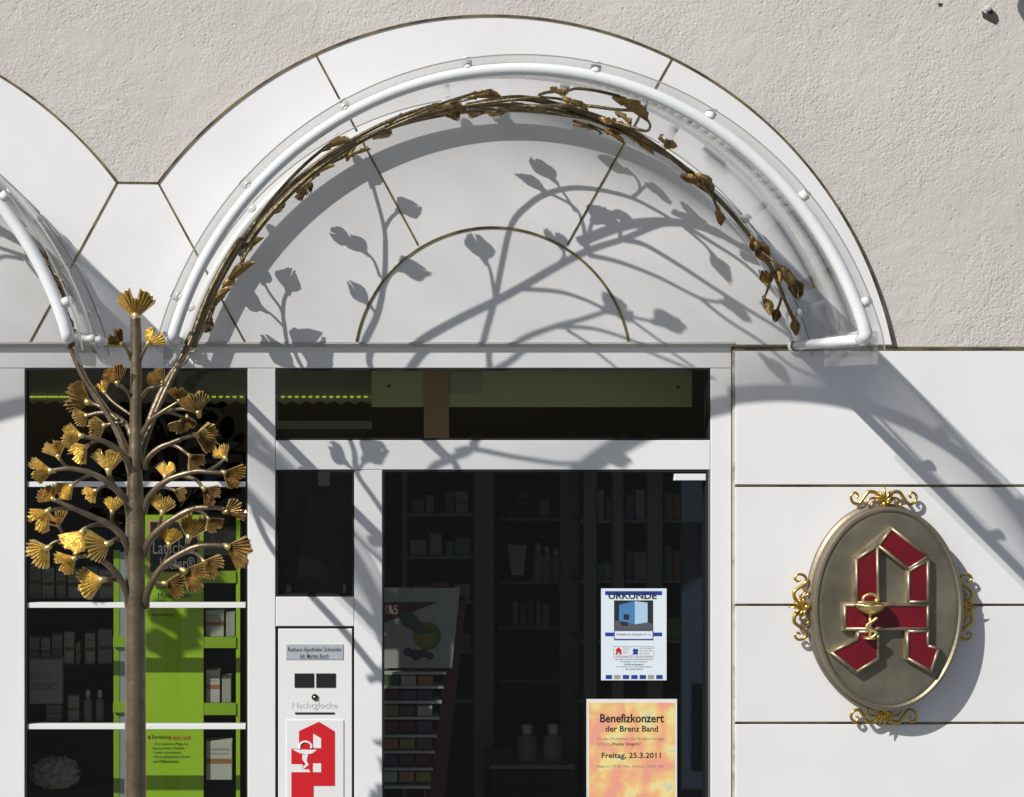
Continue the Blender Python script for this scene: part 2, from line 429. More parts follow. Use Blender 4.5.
# plaster damage, top right corner
h = MB(); cx, cy = 984, 11.5
pts = [(983, 10), (987, 13), (991, 9), (996, 11), (999, 15), (1000, 20), (997, 24), (993, 22), (989, 20), (984, 17)]
h.prism(pts, -.0105, -.0119); h.build('drill_hole', M['hole'], bld)
h = MB(); h.prism([(939, 3), (941, 2), (944, 3), (943, 5.5), (940, 6)], -.0105, -.0119); h.build('drill_hole', M['hole'], bld)
pl = MB(); pl.lathe(P(989, 8, -.012), (0, -1, 0), [(0, .011), (.008, .010), (.010, .008), (.010, 0)], 12)
pl.build('wall_plug', M['sill'], bld)
lm = empty('shadow_caster', P(985, -45, -.012), 'unseen round fixture added over the top edge to cast a shadow on the stucco', 'lamp')  # unseen fixture added out of frame to throw a shadow on the stucco
q = MB(); q.lathe(P(985, -45, -.012), (0, -1, 0), [(0, .05), (.02, .05), (.022, .02), (.14, .02), (.142, 0)], 20); q.build('wall_bracket', M['steel'], lm)
q = MB(); q.lathe(P(985, -45, .12), (0, -1, 0), [(0, .02), (.01, .055), (.05, .07), (.09, .055), (.1, 0)], 20); q.build('shadow_caster_head', M['dark'], lm)

# ================================================================ CANOPIES
PC, RX, RY = (491.7, 435.3), 317.0, 326.0
D1, D2, D3 = .064, .80, .825
FOOT = 341.0
def prof(t, off=0): return (PC[0]+(RX+off)*math.cos(t), PC[1]-(RY+off)*math.sin(t))
def t_foot(v, off=0): return math.asin((PC[1]-v)/(RY+off))
TR = .0188
def make_canopy():
    base = P(PC[0], FOOT, 0)
    cn = empty('arched_canopy', base, 'clear acrylic barrel canopy on white hoops over the shop door', 'canopy', 'arched canopies along the facade')
    t0 = t_foot(FOOT); n = 72
    ts = [t0+(math.pi-2*t0)*i/n for i in range(n+1)]
    rear = MB(); rear.tube([P(*prof(t), D1) for t in ts], TR, 14); rear.build('rear_hoop', M['white_paint'], cn)
    bend = .045
    def corner(sgn):
        u, v = prof(t0 if sgn > 0 else math.pi-t0); out = []
        for k in range(6):
            q = math.pi/2*(k+1)/6
            out.append(P(u, v+bend*S*math.sin(q)*.35, D2-bend*(1-math.cos(q))))
        return out
    pts = list(reversed(corner(1)))+[P(*prof(t), D2) for t in ts]+corner(-1)
    fr = MB(); fr.tube(pts, TR, 14); fr.build('front_hoop', M['white_paint'], cn)
    for sgn in (1, -1):
        u, v = prof(t0 if sgn > 0 else math.pi-t0); v += bend*S*.35
        sb = MB(); sb.tube([P(u, v, D2-bend-.002), P(u, v, .004)], TR*.82, 14)
        sb.lathe(P(u, v, .012), (0, -1, 0), [(-.01, .026), (0, .026), (.004, .02)], 14)
        sr = sb.build('side_rail', M['white_paint'], cn)
        for d in (.16, .345, .54):
            kb = MB(); p = P(u, v-1, d); kb.lathe(p, (sgn, 0, .12), [(TR*.7, .011), (.036, .011), (.04, .013), (.05, .0125), (.053, .006), (.053, 0)], 10)
            kb.build('knob', M['white_paint'], sr)
        ds = MB(); ds.pbox(u+sgn*7.5, u+sgn*8.6, FOOT-2, FOOT+27, .82, .26); ds.build('drip_strip', M['plexi'], cn)
    # knobs holding the sheet
    for px, py in ((181, 297), (250, 187), (346, 109), (467, 65), (596, 67), (713, 110), (809, 191), (873, 299)):
        u, v = orth(px, py, D2); t = math.atan2((PC[1]-v)/RY, (u-PC[0])/RX)
        for d in (D1, D2):
            ax = Vector((math.cos(t)/RX, 0, math.sin(t)/RY)).normalized(); p = P(*prof(t), d)
            kb = MB(); kb.lathe(p, ax, [(TR*.3, .0), (TR*.3, .0150), (TR*.6, .0158), (TR*.78, .0162), (TR*.80, .0)], 16, 1)
            kb.lathe(p, ax, [(TR*.79, .0156), (.0335, .0156), (.0337, .0)], 16, 0)
            kb.lathe(p, ax, [(.0415, 0), (.0415, .013), (.0435, .0125), (.045, .009), (.0452, 0)], 14, 0)
            kb.build('knob', [M['white_paint'], M['rust']], cn)
    u, v = prof(math.pi/2)
    wb = MB(); wb.tube([P(u+6, v+1, D1), P(u+6, v+2, 0)], .0125, 12); wb.lathe(P(u+6, v+2, .01), (0, -1, 0), [(-.01, .03), (0, .03), (.003, .012)], 14)
    wb.build('wall_bracket', M['white_paint'], cn)
    # acrylic sheet
    sh = MB(); off = 11.8; nt = 96; ring = []
    tf = t_foot(FOOT, off)
    row = [prof(tf+(math.pi-2*tf)*i/nt, off) for i in range(nt+1)]
    row = [(row[0][0]+2.5, FOOT+15)]+row+[(row[-1][0]-2.5, FOOT+15)]
    th = 1.25
    rin = [prof(tf+(math.pi-2*tf)*i/nt, off-th) for i in range(nt+1)]
    rin = [(rin[0][0]+2.5, FOOT+15)]+rin+[(rin[-1][0]-2.5, FOOT+15)]
    m = len(row); dd = (D3, .03)
    vs = [P(*p, d) for d in dd for p in row]+[P(*p, d) for d in dd for p in rin]; fs = []
    for i in range(m-1):
        fs += [(i, i+1, m+i+1, m+i), (2*m+i, 3*m+i, 3*m+i+1, 2*m+i+1)]
    sh.add(vs, fs, True)
    b0 = 0
    for i in range(m-1):
        sh.f += [[i, 2*m+i, 2*m+i+1, i+1], [m+i, m+i+1, 3*m+i+1, 3*m+i]]; sh.sm += [False]*2; sh.mi += [1]*2
    for i in (0, m-1):
        sh.f += [[i, m+i, 3*m+i, 2*m+i]]; sh.sm += [False]; sh.mi += [1]
    sh.build('acrylic_sheet', [M['plexi'], M['plexi_edge']], cn)
    return cn
def copy_tree(o, parent=None):
    c = o.copy(); col.objects.link(c); c.parent = parent
    for ch in list(o.children): copy_tree(ch, c)
    return c
canopy = make_canopy()
TM = 142.0                       # mirror line between the two canopies
PERIOD = 2*(PC[0]-TM)
c2 = copy_tree(canopy); c2.location.x -= PERIOD/S
c2['label'] = 'clear acrylic barrel canopy on white hoops at the left picture edge, mostly out of frame'

# ================================================================ METAL TREE
DT = .81
tree = empty('metal_tree', P(orth(135, 700, DT)[0], GV, DT), 'bronze tree sculpture with gilded fan leaves, its limbs curling under both canopies', 'sculpture')

def leaf_mesh(base, dirv, nrm, L, spread=50, ribs=13, notch=.3, m='gold', parent=None, tulip=False):
    base = Vector(base); dirv = Vector(dirv).normalized(); nrm = (Vector(nrm)-dirv*Vector(nrm).dot(dirv)).normalized()
    side = dirv.cross(nrm); mb = MB(); vs = []; fs = []
    R = [.10, .32, .56, .8, 1.0]; K = 2*ribs+1
    cup = random.uniform(.02, .13)*random.choice((-1, 1, 1)); asym = random.uniform(-.12, .12)
    fold = random.uniform(.07, .115)
    for j, rf in enumerate(R):
        for k in range(K):
            x = -1+2*k/(K-1); ph = math.radians(spread)*x
            ln = L*(1-.20*x*x+asym*x)
            if rf > .9: ln *= 1+(.05 if k % 2 else -.045)+random.uniform(-.06, .06)
            if abs(x) < .13: ln *= 1-notch*min(1, rf)*(1-abs(x)/.13*.4)*(1 if rf > .5 else 0)
            rr = ln*rf
            z = (1 if k % 2 else -1)*fold*L*(rf**.7)+cup*L*(rf**2)*(1-.9*x*x)-abs(x)**1.5*.09*L*rf
            wid = rr*math.sin(ph)*(1.0 if rf > .3 else .85)
            if tulip: wid = ln*math.sin(ph)*(.16, .72, 1.0, .86, .50)[j]
            vs.append(base+dirv*(rr*math.cos(ph)**.7)+side*wid+nrm*z)
    for j in range(len(R)-1):
        for k in range(K-1):
            fs.append((j*K+k, j*K+k+1, (j+1)*K+k+1, (j+1)*K+k))
    mb.add(vs, fs, False)
    # calyx tube
    mb.tube([base-dirv*L*.12, base+dirv*L*.05, base+dirv*L*.2], [L*.065, L*.10, L*.13], 8)
    return mb.build('leaf', M[m], parent, thick=.0022)

def tree_branch(pts, w0, w1, parent=None, bulge=0.0, m='bronze', back=0.0):
    """pts are where the branch is seen; bulge bows it out of the tree's own plane"""
    q = catmull(pts, 7); n = len(q); out = []; rr = []
    for i, (x, y) in enumerate(q):
        t = i/(n-1); d = DT+bulge*math.sin(t*math.pi*.5)+back
        out.append(I(x, y, d)); rr.append((w0+(w1-w0)*t)/2/S/1.142*(1+.05*math.sin(i*1.7+x)))
    mb = MB(); mb.tube(out, rr, 10)
    return mb.build('branch', M[m], parent or tree), out

# trunk: tapered hammered tube with slightly wavering edge
tp = [(136, 1130), (135.5, 900), (135.3, 766), (135.3, 660), (135, 560), (135, 510), (135, 478), (135.5, 430), (136, 380), (136, 340), (135.5, 318)]
tw = [26, 23, 21.5, 20.5, 19.5, 18.5, 15.5, 12.2, 11.8, 11.2, 10.4]
q = catmull([(x, y, w_) for (x, y), w_ in zip(tp, tw)], 10)
mb = MB(); mb.tube([I(x, y, DT) for x, y, w_ in q], [w_/2/S/1.142*(1+.012*math.sin(i*2.1)+.010*math.sin(i*.9)) for i, (x, y, w_) in enumerate(q)], 20)
trunk = mb.build('trunk', M['bronze'], tree)
fp = MB(); c0 = I(136, 1130, DT); fp.lathe((c0.x, c0.y, 0), (0, 0, 1), [(0, .11), (.012, .11), (.014, .05), (.04, .04)], 24); fp.build('base_plate', M['bronze'], tree)

# branches: (points, start width, end width, bulge, leaves)  leaf = (base x, y, tip x, y, scale, tone)
BR = [
 ([(133, 476), (126, 458), (113, 446.5), (100, 440), (82, 436)], 8, 4.2, .06, [(83, 436, 62, 434, 1, 0)]),
 ([(100, 440), (94, 442), (87, 446)], 3.6, 3, .02, [(87, 446, 71, 457, 1, 0)]),
 ([(129, 512), (126, 501), (115, 488), (103, 479), (88, 472), (69, 468.5), (52, 470.5)], 8, 4, .05, [(53, 471, 31, 471, 1.05, 0)]),
 ([(68, 468), (63, 463), (59, 457)], 3.6, 3, .02, [(59, 458, 51, 441, 1, 0)]),
 ([(115, 488), (112, 480), (109, 472)], 4, 3.4, .03, [(109, 473, 106, 449, 1.05, 0)]),
 ([(91, 475), (81, 479), (72, 485)], 3.6, 3, .03, [(73, 485, 57, 495, 1, 0)]),
 ([(114, 489), (105, 486), (96, 490)], 3.6, 3, .04, [(97, 490, 83, 497, .95, 0)]),
 ([(129.5, 558), (126, 543), (113, 527), (93, 517), (75, 509), (54, 499.5)], 8.5, 3.8, .06, [(54, 500, 42, 488, 1, 1)]),
 ([(76, 509.5), (60, 508.5), (47, 512)], 3.6, 3, .05, [(49, 510, 34, 523, 1.15, 0)]),
 ([(114, 528), (112, 520), (112, 512)], 4, 3.4, .03, [(112, 513, 113, 496, 1, 0)]),
 ([(112, 527), (98, 524.5), (88, 527), (83, 531)], 4.6, 3.4, .05, [(84, 530, 69, 548, 1.1, 0)]),
 ([(123, 541), (116, 539), (109, 543)], 4, 3.4, .05, [(110, 543, 88, 551, 1.1, 0)]),
 ([(67, 541), (63, 534), (59, 526)], 3.2, 2.8, .0, [(59, 526.5, 52, 511, 1, 1)]),
 ([(70, 541), (56, 541.5), (48, 547)], 3.6, 3, .0, [(49, 547, 31, 559, 1.1, 0)]),
 ([(129, 609), (126, 592), (116, 573), (103, 561), (90, 556), (75, 557.5)], 8.5, 3.8, .06, [(76, 557.5, 57, 567, 1, 0)]),
 ([(121, 582), (112, 579), (103, 579.5)], 4, 3.4, .05, [(104, 579.5, 79, 584, 1.08, 0)]),
 ([(131.5, 436), (126, 424), (111, 414), (98, 413), (87, 416)], 6.5, 3.2, -.03, [(88, 415, 74, 421, 1, 0), ]),
 ([(124, 422), (115, 423), (106, 425)], 3.2, 2.8, -.02, [(106, 425, 89, 429, 1.05, 0)]),
 ([(118, 420), (103, 408), (88, 402)], 4, 3, -.05, [(90, 403, 67, 396, 1.05, 1)]),
 ([(131, 398), (127, 391), (118, 384)], 4.2, 3.2, .03, [(118, 385, 111, 366, 1, 1)]),
 ([(131, 415), (113, 402), (105, 393)], 3, 2.4, -.06, [(105, 393, 99, 382, 1, 0)]),
 ([(131, 360), (128, 352), (123, 343)], 4, 3, .02, [(123, 345, 110, 331, .95, 1)]),
 ([(140, 360), (143, 353), (147, 345)], 4, 3, .02, [(147, 345, 159, 329, .95, 0)]),
 ([(141, 398), (148, 389), (157, 387), (164, 384)], 4.6, 3, .05, [(164, 384, 152, 371, 1, 1)]),
 ([(141, 436), (150, 421), (162, 412), (178, 402)], 6, 3, .05, [(179, 402, 179, 387, 1, 1)]),
 ([(162, 412.5), (180, 409), (197, 412)], 4, 3, .07, [(199, 415, 195, 395, 1.15, 1)]),
 ([(166, 411), (180, 416), (186, 418)], 3, 2.4, -.05, [(187, 416, 190, 430, 1, 1), (181, 420, 174, 434, .9, 1)]),
 ([(145, 468), (148, 458), (159, 448), (171, 443), (181, 439)], 6.5, 4, .03, []),
 ([(168, 444), (178, 447), (190, 456)], 4.4, 3.2, .05, [(189, 455, 201, 467, 1, 1)]),
 ([(158, 449), (178, 440), (196, 435)], 4.4, 3, -.04, [(195, 435, 215, 438, 1.15, 1)]),
 ([(144, 512), (148, 499), (157, 488), (172, 478), (195, 471.5), (208, 472), (224, 473)], 7.5, 4, .09, [(223, 472, 240, 480, 1.15, 1)]),
 ([(205, 472), (216, 466), (226, 458)], 3.4, 2.8, .06, [(226, 459, 217, 446, 1, 0)]),
 ([(166, 482), (165, 480), (165, 477)], 3.6, 3, .02, [(165, 478, 166, 463, 1.1, 0)]),
 ([(180, 475), (196, 480), (204, 490), (211, 499)], 4.2, 3.2, .10, [(203, 488, 216, 499, 1.1, 1)]),
 ([(160, 486), (167, 488), (174, 490)], 3.6, 3, .10, [(174, 490, 186, 496, 1, 1)]),
 ([(144.7, 553), (149.6, 540), (166, 524), (190, 510), (208, 507.5), (225, 509)], 8.5, 4.2, .08, [(225, 512, 241, 507, 1.2, 1)]),
 ([(158, 529), (160, 522), (162, 514)], 3.8, 3.2, .03, [(162, 514, 164, 496, 1.1, 0)]),
 ([(195, 509), (203, 513), (209, 519)], 3.6, 3, .10, [(208, 518, 217, 529, 1.1, 1)]),
 ([(145.5, 606), (148, 591), (162, 567), (184, 552), (202, 545.5), (227, 546)], 8.5, 4, .09, [(226, 546, 247, 555, 1.2, 1)]),
 ([(182, 553), (186, 546), (188, 539)], 4, 3.4, .03, [(188, 540, 195, 518, 1.15, 0)]),
 ([(163, 566), (168, 554), (169, 545)], 4, 3.2, .03, [(169, 546, 170, 528, 1.1, 0)]),
 ([(188, 551), (197, 554), (204, 561)], 3.8, 3.2, .11, [(204, 561, 221, 571, 1, 1)]),
 ([(167, 563), (176, 565.5), (183, 570)], 3.8, 3.4, .10, [(183, 570, 204, 581, 1.1, 1)]),
 ([(152, 582), (158, 583), (164, 583)], 3.8, 3.2, .08, [(164, 583, 183, 587, 1.1, 1)]),
]
def tree_leaf(lf, d, parent):
    bx, by, tx, ty, sc, tone = lf
    a = I(bx, by, d); bvec = I(tx, ty, d)-a
    L = bvec.length*1.02*sc; dv = bvec.normalized()+Vector((0, random.uniform(-.3, .2), 0))
    nr = Vector((random.uniform(-.55, .15), -1, random.uniform(-.1, .6))) if not tone else Vector((random.uniform(-.2, .6), -1, random.uniform(-.4, .3)))
    leaf_mesh(a, dv, nr, L, random.uniform(48, 60), random.choice((10, 11, 12)), random.uniform(.1, .4), 'gold_shaded' if tone else 'gold', parent)
for pts, w0, w1, bu, lvs in BR:
    br, line = tree_branch(pts, w0, w1, None, bu)
    for lf in lvs: tree_leaf(lf, -line[-1].y, br)
leaf_mesh(I(135.5, 319, DT), (0, -.05, 1), (0, -1, .1), .085, 55, 11, .35, 'gold', trunk)

# limbs that climb to the canopies (double strands)
for pts, w0, w1, bu in (([(134, 492), (141, 452), (152, 415), (165, 385), (178, 364), (190, 342)], 9.5, 6.5, -.17),
                        ([(138, 470), (146, 440), (158, 408), (171, 380), (183, 358), (193, 336)], 6, 5, -.15),
                        ([(136, 496), (127, 455), (112, 420), (95, 395), (82, 372), (72, 340)], 9.5, 6.0, -.36),
                        ([(131, 470), (118, 432), (100, 402), (86, 382), (76, 362), (67, 338)], 6, 5, -.04)):
    tree_branch(pts, w0, w1, None, bu)
tw_ = [([(181, 362), (189, 353), (196, 351)], 3, 1.2), ([(177, 367), (186, 362), (190, 354)], 3, 1.2)]
for pts, w0, w1 in tw_: tree_branch(pts, w0, w1, None, .03)
cl = MB(); a = I(189, 345, DT-.165); b_ = I(194, 334, DT-.175); cl.tube([a, b_], .016, 12); cl.build('collar', M['bronze_dark'], tree)
cl = MB(); a = I(72, 346, DT-.03); b_ = I(68, 337, DT-.04); cl.tube([a, b_], [.011, .013], 12); cl.build('collar', M['bronze_dark'], tree)

# foliage lying against the inside of the barrel: each twig is placed on the barrel by
# following the sunbeam back from its cast shadow on the facade
OFF = -10.0
BU = PC[0]+8
def barrel(s, lift=0.0):
    u, v = s; lo, hi = 0.0, 330.0
    f = lambda t: ((u-t-BU)/(RX+OFF+lift))**2+((v-t-PC[1])/(RY+OFF+lift))**2-1
    for k in range(50):
        mid = (lo+hi)/2
        if f(mid) < 0: lo = mid
        else: hi = mid
    t = min(max(lo, SH*.05), SH*.80)
    return (u-t, v-t, t/SH)
CB = [  # shadow traces: points, width0, width1
 ([(425, 571), (440, 520), (452, 467), (433, 441), (404, 408), (378, 382), (364, 360), (364, 344), (377.6, 314), (384, 282), (385.5, 251), (384, 227), (375, 193), (372, 182)], 9, 3.5),
 ([(421, 567), (388, 522), (366, 490), (350, 466), (346, 440), (325, 400), (299, 366), (288, 345), (284, 322), (281, 309), (269.5, 293), (263, 280)], 7, 3),
 ([(440, 452), (410, 425), (384, 402), (380, 382), (400, 366), (420, 342), (459.5, 319), (496, 301), (525, 285), (557, 266.5), (583, 253), (604, 245), (624, 239), (653, 227), (671, 224), (700, 226), (718.6, 231), (755, 256)], 8.5, 4),
 ([(424, 570), (415, 520), (422, 467), (444, 452), (466, 440), (480, 400), (483, 360), (483, 344), (492.5, 308.6), (496, 295.5), (502, 264), (512, 224), (531, 203), (549, 193), (573, 188), (600, 190), (629, 197), (653, 208.5), (679, 224)], 7, 4),
 ([(466, 440), (476, 400), (485, 368), (504, 354), (525, 338), (557, 326), (583, 319), (610, 310)], 6.5, 4),
 ([(520, 289), (557, 291.5), (583, 299), (610, 311), (632, 317), (655, 322)], 4.5, 3.2),
 ([(557, 327), (589, 328), (619.5, 336), (660, 352), (710, 372)], 4, 3),
 ([(567, 330), (589, 344), (612, 362)], 4, 3),
 ([(450, 445), (466, 442), (508, 450), (560, 457), (597, 452)], 6, 4),
 ([(684, 227), (705, 245), (713, 256)], 4, 3),
 ([(687, 227), (713, 243), (747, 266), (782, 301), (800, 322)], 5, 3),
 ([(624, 240), (645, 245), (679, 265), (711, 286), (747, 309), (788, 335), (845, 380)], 5.5, 4),
 ([(588, 255), (619, 262), (658, 277), (700, 298), (726, 303)], 5, 3.2),
 ([(700, 298), (726, 319), (763, 343), (795, 368), (838, 384)], 4.5, 3.5),
 ([(626, 316), (663, 343), (700, 368)], 3.6, 3),
 # twigs that carry leaves
 ([(283, 314), (284, 301), (288, 291)], 4, 3), ([(284, 327), (272, 315), (263, 309)], 3.4, 2.6), ([(299, 366), (288, 362)], 3.4, 3), ([(299, 366), (305, 362)], 3.4, 3),
 ([(350, 466), (338, 456)], 3.4, 3), ([(350, 466), (359, 452)], 3.4, 3),
 ([(385, 228), (391, 218), (399, 211)], 3.6, 2.8), ([(380, 277), (374, 261), (365, 251)], 3.6, 2.8), ([(377, 318), (372, 307), (368, 303)], 3.6, 2.8), ([(384, 288), (390, 276), (399, 269)], 3.6, 2.8),
 ([(495, 297), (490, 269), (484, 257)], 4, 3), ([(586, 251), (583, 224), (573, 206), (544, 191)], 4.5, 3), ([(575, 211), (565, 195), (554, 180)], 3.6, 2.8),
 ([(587, 250), (590, 229), (594, 220)], 4, 3), ([(620, 238), (620, 227), (613, 217)], 4, 3), ([(555, 268), (564, 257), (562, 246)], 4, 3),
 ([(633, 197), (640, 190), (637, 179), (626, 168)], 3.6, 2.6), ([(640, 191), (646, 186), (650, 187)], 3, 2.4),
]
CLF = [  # leaf: base, tip in shadow, half-spread
 ((263, 282), (258, 262)), ((288, 292), (290, 270)), ((264, 310), (250, 300)), ((287, 362), (264, 336)), ((304, 362), (312, 330)),
 ((340, 457), (322, 440)), ((358, 453), (371, 436)), ((372, 186), (368, 163)), ((399, 211), (416, 203)), ((366, 253), (350, 236)), ((353, 242), (335, 232)),
 ((369, 305), (349, 282)), ((399, 269), (424, 268)), ((485, 261), (473, 233)), ((546, 192), (521, 174)), ((555, 181), (539, 164)),
 ((594, 221), (608, 212)), ((611, 213), (632, 222)), ((562, 248), (552, 226)), ((627, 172), (606, 160)), ((649, 186), (668, 196)),
 ((700, 224), (684, 205)), ((700, 222), (717, 230)), ((712, 254), (729, 272)), ((724, 303), (750, 312)), ((655, 322), (681, 322)),
 ((606, 310), (628, 300)), ((764, 305), (782, 318)), ((768, 278), (786, 300)), ((832, 381), (855, 385)), ((762, 356), (783, 372)), ((595, 452), (618, 446)),
]
def canopy_growth(mirror):
    fx = (lambda u: 2*TM-u+6) if mirror else (lambda u: u)
    kd = .62 if mirror else 1.0
    brs = []
    for pts, w0, w1 in CB:
        sm = catmull(pts, 6); lift = random.uniform(-3, 3); q = []
        for p in sm:
            b_ = barrel(p, lift)
            if b_[2] > .058 or len(q) < 3: q.append(b_)
        line = [P(fx(u), v, d*kd) for u, v, d in q]
        n = len(line); rr = [.74*(w0+(w1-w0)*i/(n-1))/2/S for i in range(n)]
        mb = MB(); mb.tube(line, rr, 8); o = mb.build('branch', M['bronze_dark'], tree); brs.append((o, line))
    for bs, tp_ in CLF:
        a = barrel(bs); e = barrel(tp_)
        A = P(fx(a[0]), a[1], a[2]*kd); E_ = P(fx(e[0]), e[1], e[2]*kd)
        rad = Vector(((fx(a[0])-fx(PC[0]))/RX, 0, (PC[1]-a[1])/RY)).normalized()
        dv = (E_-A); L = max(.066, min(.112, dv.length*1.08))
        own = min(brs, key=lambda bl: min((p-A).length for p in bl[1]))[0]
        dv = dv.normalized()-rad*random.uniform(0, .3)
        leaf_mesh(A, dv, -rad+Vector((random.uniform(-.2, .2), random.uniform(-.2, .2), 0)), L, random.uniform(27, 36), 6, random.uniform(.3, .5), 'old_leaf', own, True)
canopy_growth(False); canopy_growth(True)
# strands on the right flank of the barrel, where they come down beside the rear hoop
FL = [([(468, 106, .34), (520, 98, .32), (575, 110, .28), (625, 128, .25), (672, 158, .22), (715, 196, .18), (745, 230, .15), (770, 266, .13), (785, 300, .12), (797, 328, .11)], 6.5, 3.6),
      ([(702, 182, .20), (712, 196, .19), (718, 210, .18)], 3.4, 2.4), ([(762, 252, .15), (778, 264, .18), (790, 272, .20), (800, 292, .20)], 3.4, 2),
      ([(772, 268, .13), (768, 288, .11), (763, 300, .10)], 3, 2.2), ([(782, 296, .12), (779, 306, .10), (776, 316, .09)], 3, 2.2)]
FLL = [(628, 130, 608, 124, .24), (650, 146, 634, 140, .22), (690, 172, 712, 192, .2), (718, 208, 722, 226, .18),
       (752, 238, 764, 258, .15), (756, 244, 772, 262, .15), (776, 266, 782, 282, .13), (768, 286, 762, 270, .11), (764, 298, 770, 316, .1), (784, 270, 798, 290, .2), (792, 278, 803, 300, .2), (778, 308, 774, 322, .09), (794, 318, 798, 336, .11), (700, 184, 680, 176, .2)]
for mirror in (False, True):
    def IM(x, y, d):
        p = I(x, y, d)
        if mirror: p.x = 2*(TM-VX)/S-p.x
        return p
    own = []
    for pts, w0, w1 in FL:
        line = [IM(*p) for p in catmull(pts, 6)]; n = len(line)
        mb = MB(); mb.tube(line, [(w0+(w1-w0)*i/(n-1))/2/S for i in range(n)], 8); own.append((mb.build('branch', M['bronze_dark'], tree), line))
    for x0, y0, x1, y1, d in FLL:
        A = IM(x0, y0, d); dv = IM(x1, y1, d)-A
        o_ = min(own, key=lambda bl: min((p-A).length for p in bl[1]))[0]
        leaf_mesh(A, dv.normalized()+Vector((0, random.uniform(-.5, .5), 0)), Vector((random.uniform(-1, -.2), random.uniform(-1, -.1), -random.uniform(.3, 1))), dv.length*1.0, random.uniform(22, 32), 6, .35, 'old_leaf', o_, True)
# unseen twig added under the left canopy to cast leaf shadows on the stand
hb = MB(); line = [P(*p) for p in catmull([(-95, 190, .70), (-118, 232, .70), (-138, 268, .70), (-150, 296, .70), (-160, 318, .70)], 6)]
hb.tube(line, .007, 8); ho = hb.build('branch', M['bronze_dark'], tree)
for u0, v0, u1, v1 in ((-138, 268, -165, 262), (-146, 285, -120, 290), (-150, 296, -176, 302), (-155, 308, -134, 322), (-160, 318, -158, 345), (-130, 252, -108, 258), (-125, 240, -160, 236), (-128, 246, -152, 254), (-140, 270, -112, 276), (-136, 262, -178, 250), (-152, 300, -132, 300), (-160, 318, -182, 330)):
    A = P(u0, v0, .70); E_ = P(u1, v1, .68); leaf_mesh(A, E_-A, (.2, -1, .1), (E_-A).length*1.15, 40, 7, .35, 'old_leaf', ho, True)

# ================================================================ OVAL SIGN
SD = .085
def so_(px, py): return orth(px, py, SD)
sc_, srx, sry = (881, 606), 72.0, 98.5
sign = empty('pharmacy_sign', P(881, 606, 0), 'oval bronze wall sign with a red gothic letter A and gilt scrolls', 'sign')
def ell(rx, ry, n=96): return [(sc_[0]+rx*math.cos(2*math.pi*i/n), sc_[1]-ry*math.sin(2*math.pi*i/n)) for i in range(n)]
def rings(spec, mname, name):
    mb = MB(); vs = []; fs = []; n = 96
    for off, d in spec: vs += [P(*p, d) for p in ell(srx+off, sry+off, n)]
    for j in range(len(spec)-1):
        for k in range(n): fs.append((j*n+k, j*n+(k+1) % n, (j+1)*n+(k+1) % n, (j+1)*n+k))
    if name == 'face_plate': fs.append(tuple((len(spec)-1)*n+k for k in range(n)))
    mb.add(vs, fs, False); return mb.build(name, M[mname], sign)
rings([(-6, .001), (4.2, .004), (5.0, .010), (4.4, .02), (1.5, .026), (.3, .066), (1.6, .072), (2.2, .08), (1.2, .087), (-1.2, .088), (-3.2, .083)], 'sign_rim', 'rim')
rings([(-3.0, .078), (-3.4, .0815), (-6, .0825)], 'sign_plate', 'face_plate')
zz = lambda x, y: orth(750+x/2.748, 460+y/2.748, .11)
LD0, LD1 = .081, .108
def letter():
    body = MB()
    polys = [[(285, 268), (390, 183), (352, 240), (354, 396), (285, 396)],
             [(390, 183), (494, 268), (435, 305), (350, 238)],
             [(432, 300), (494, 270), (494, 396), (432, 396)],
             [(255, 392), (494, 392), (494, 470), (255, 470)],
             [(292, 470), (358, 470), (358, 548), (293, 590), (215, 528), (292, 492)],
             [(428, 470), (494, 470), (494, 508), (526, 517), (500, 588), (428, 548)]]
    for i, p in enumerate(polys):
        body.prism([zz(*a) for a in p], LD1-.004-.0002*i, LD0)
    body.build('letter_body', M['pewter'], sign)
    panes = [[(294, 273), (351, 236), (353, 392), (294, 392)], [(355, 236), (390, 188), (490, 266), (436, 300)],
             [(437, 306), (490, 276), (490, 390), (437, 390)], [(262, 399), (490, 399), (490, 464), (262, 464)],
             [(299, 473), (353, 471), (353, 546), (293, 583), (224, 528), (297, 494)], [(434, 471), (490, 471), (490, 511), (519, 519), (498, 581), (434, 545)]]
    for p in panes:
        m = MB(); m.prism([zz(*a) for a in p], LD1-.0012, LD1-.006); m.build('enamel_pane', M['red'], sign)
        f = MB(); n = len(p)
        for i in range(n):
            a = zz(*p[i]); c = zz(*p[(i+1) % n]); f.tube([P(*a, LD1-.002), P(*c, LD1-.002)], .0052, 8)
        f.build('letter_frame', M['pewter'], sign)
letter()
ch = MB(); zc = lambda x, y, d=.122: P(*zz(x, y), d)
ch.lathe(zc(327, 422, .124), (0, 0, 1), [(-.003, .004), (.0, .012), (.008, .030), (.018, .043), (.029, .0495), (.030, .052), (.032, .052), (.032, .049), (.02, .038), (.012, .022)], 24)
ch.tube([zc(327, 420, .122), zc(327, 450, .122), zc(327, 486, .125)], [.006, .0045, .006], 10)
ch.lathe(zc(327, 490), (0, 0, 1), [(0, .0), (0, .0205), (.003, .020), (.008, .007)], 16)
sn = catmull([(327, 486), (340, 472), (320, 462), (314, 452), (330, 440), (342, 430)], 6)
ch.tube([zc(x, y, .139) for x, y in sn], .0048, 8)
sn = catmull([(318, 402), (305, 392), (306, 378), (322, 370), (338, 374), (345, 384), (336, 390)], 6)
ch.tube([zc(x, y-4, .139) for x, y in sn], [.0046]*(len(sn)-6)+[.005, .006, .007, .007, .006, .002], 8)
ch.build('chalice', M['gold'], sign)
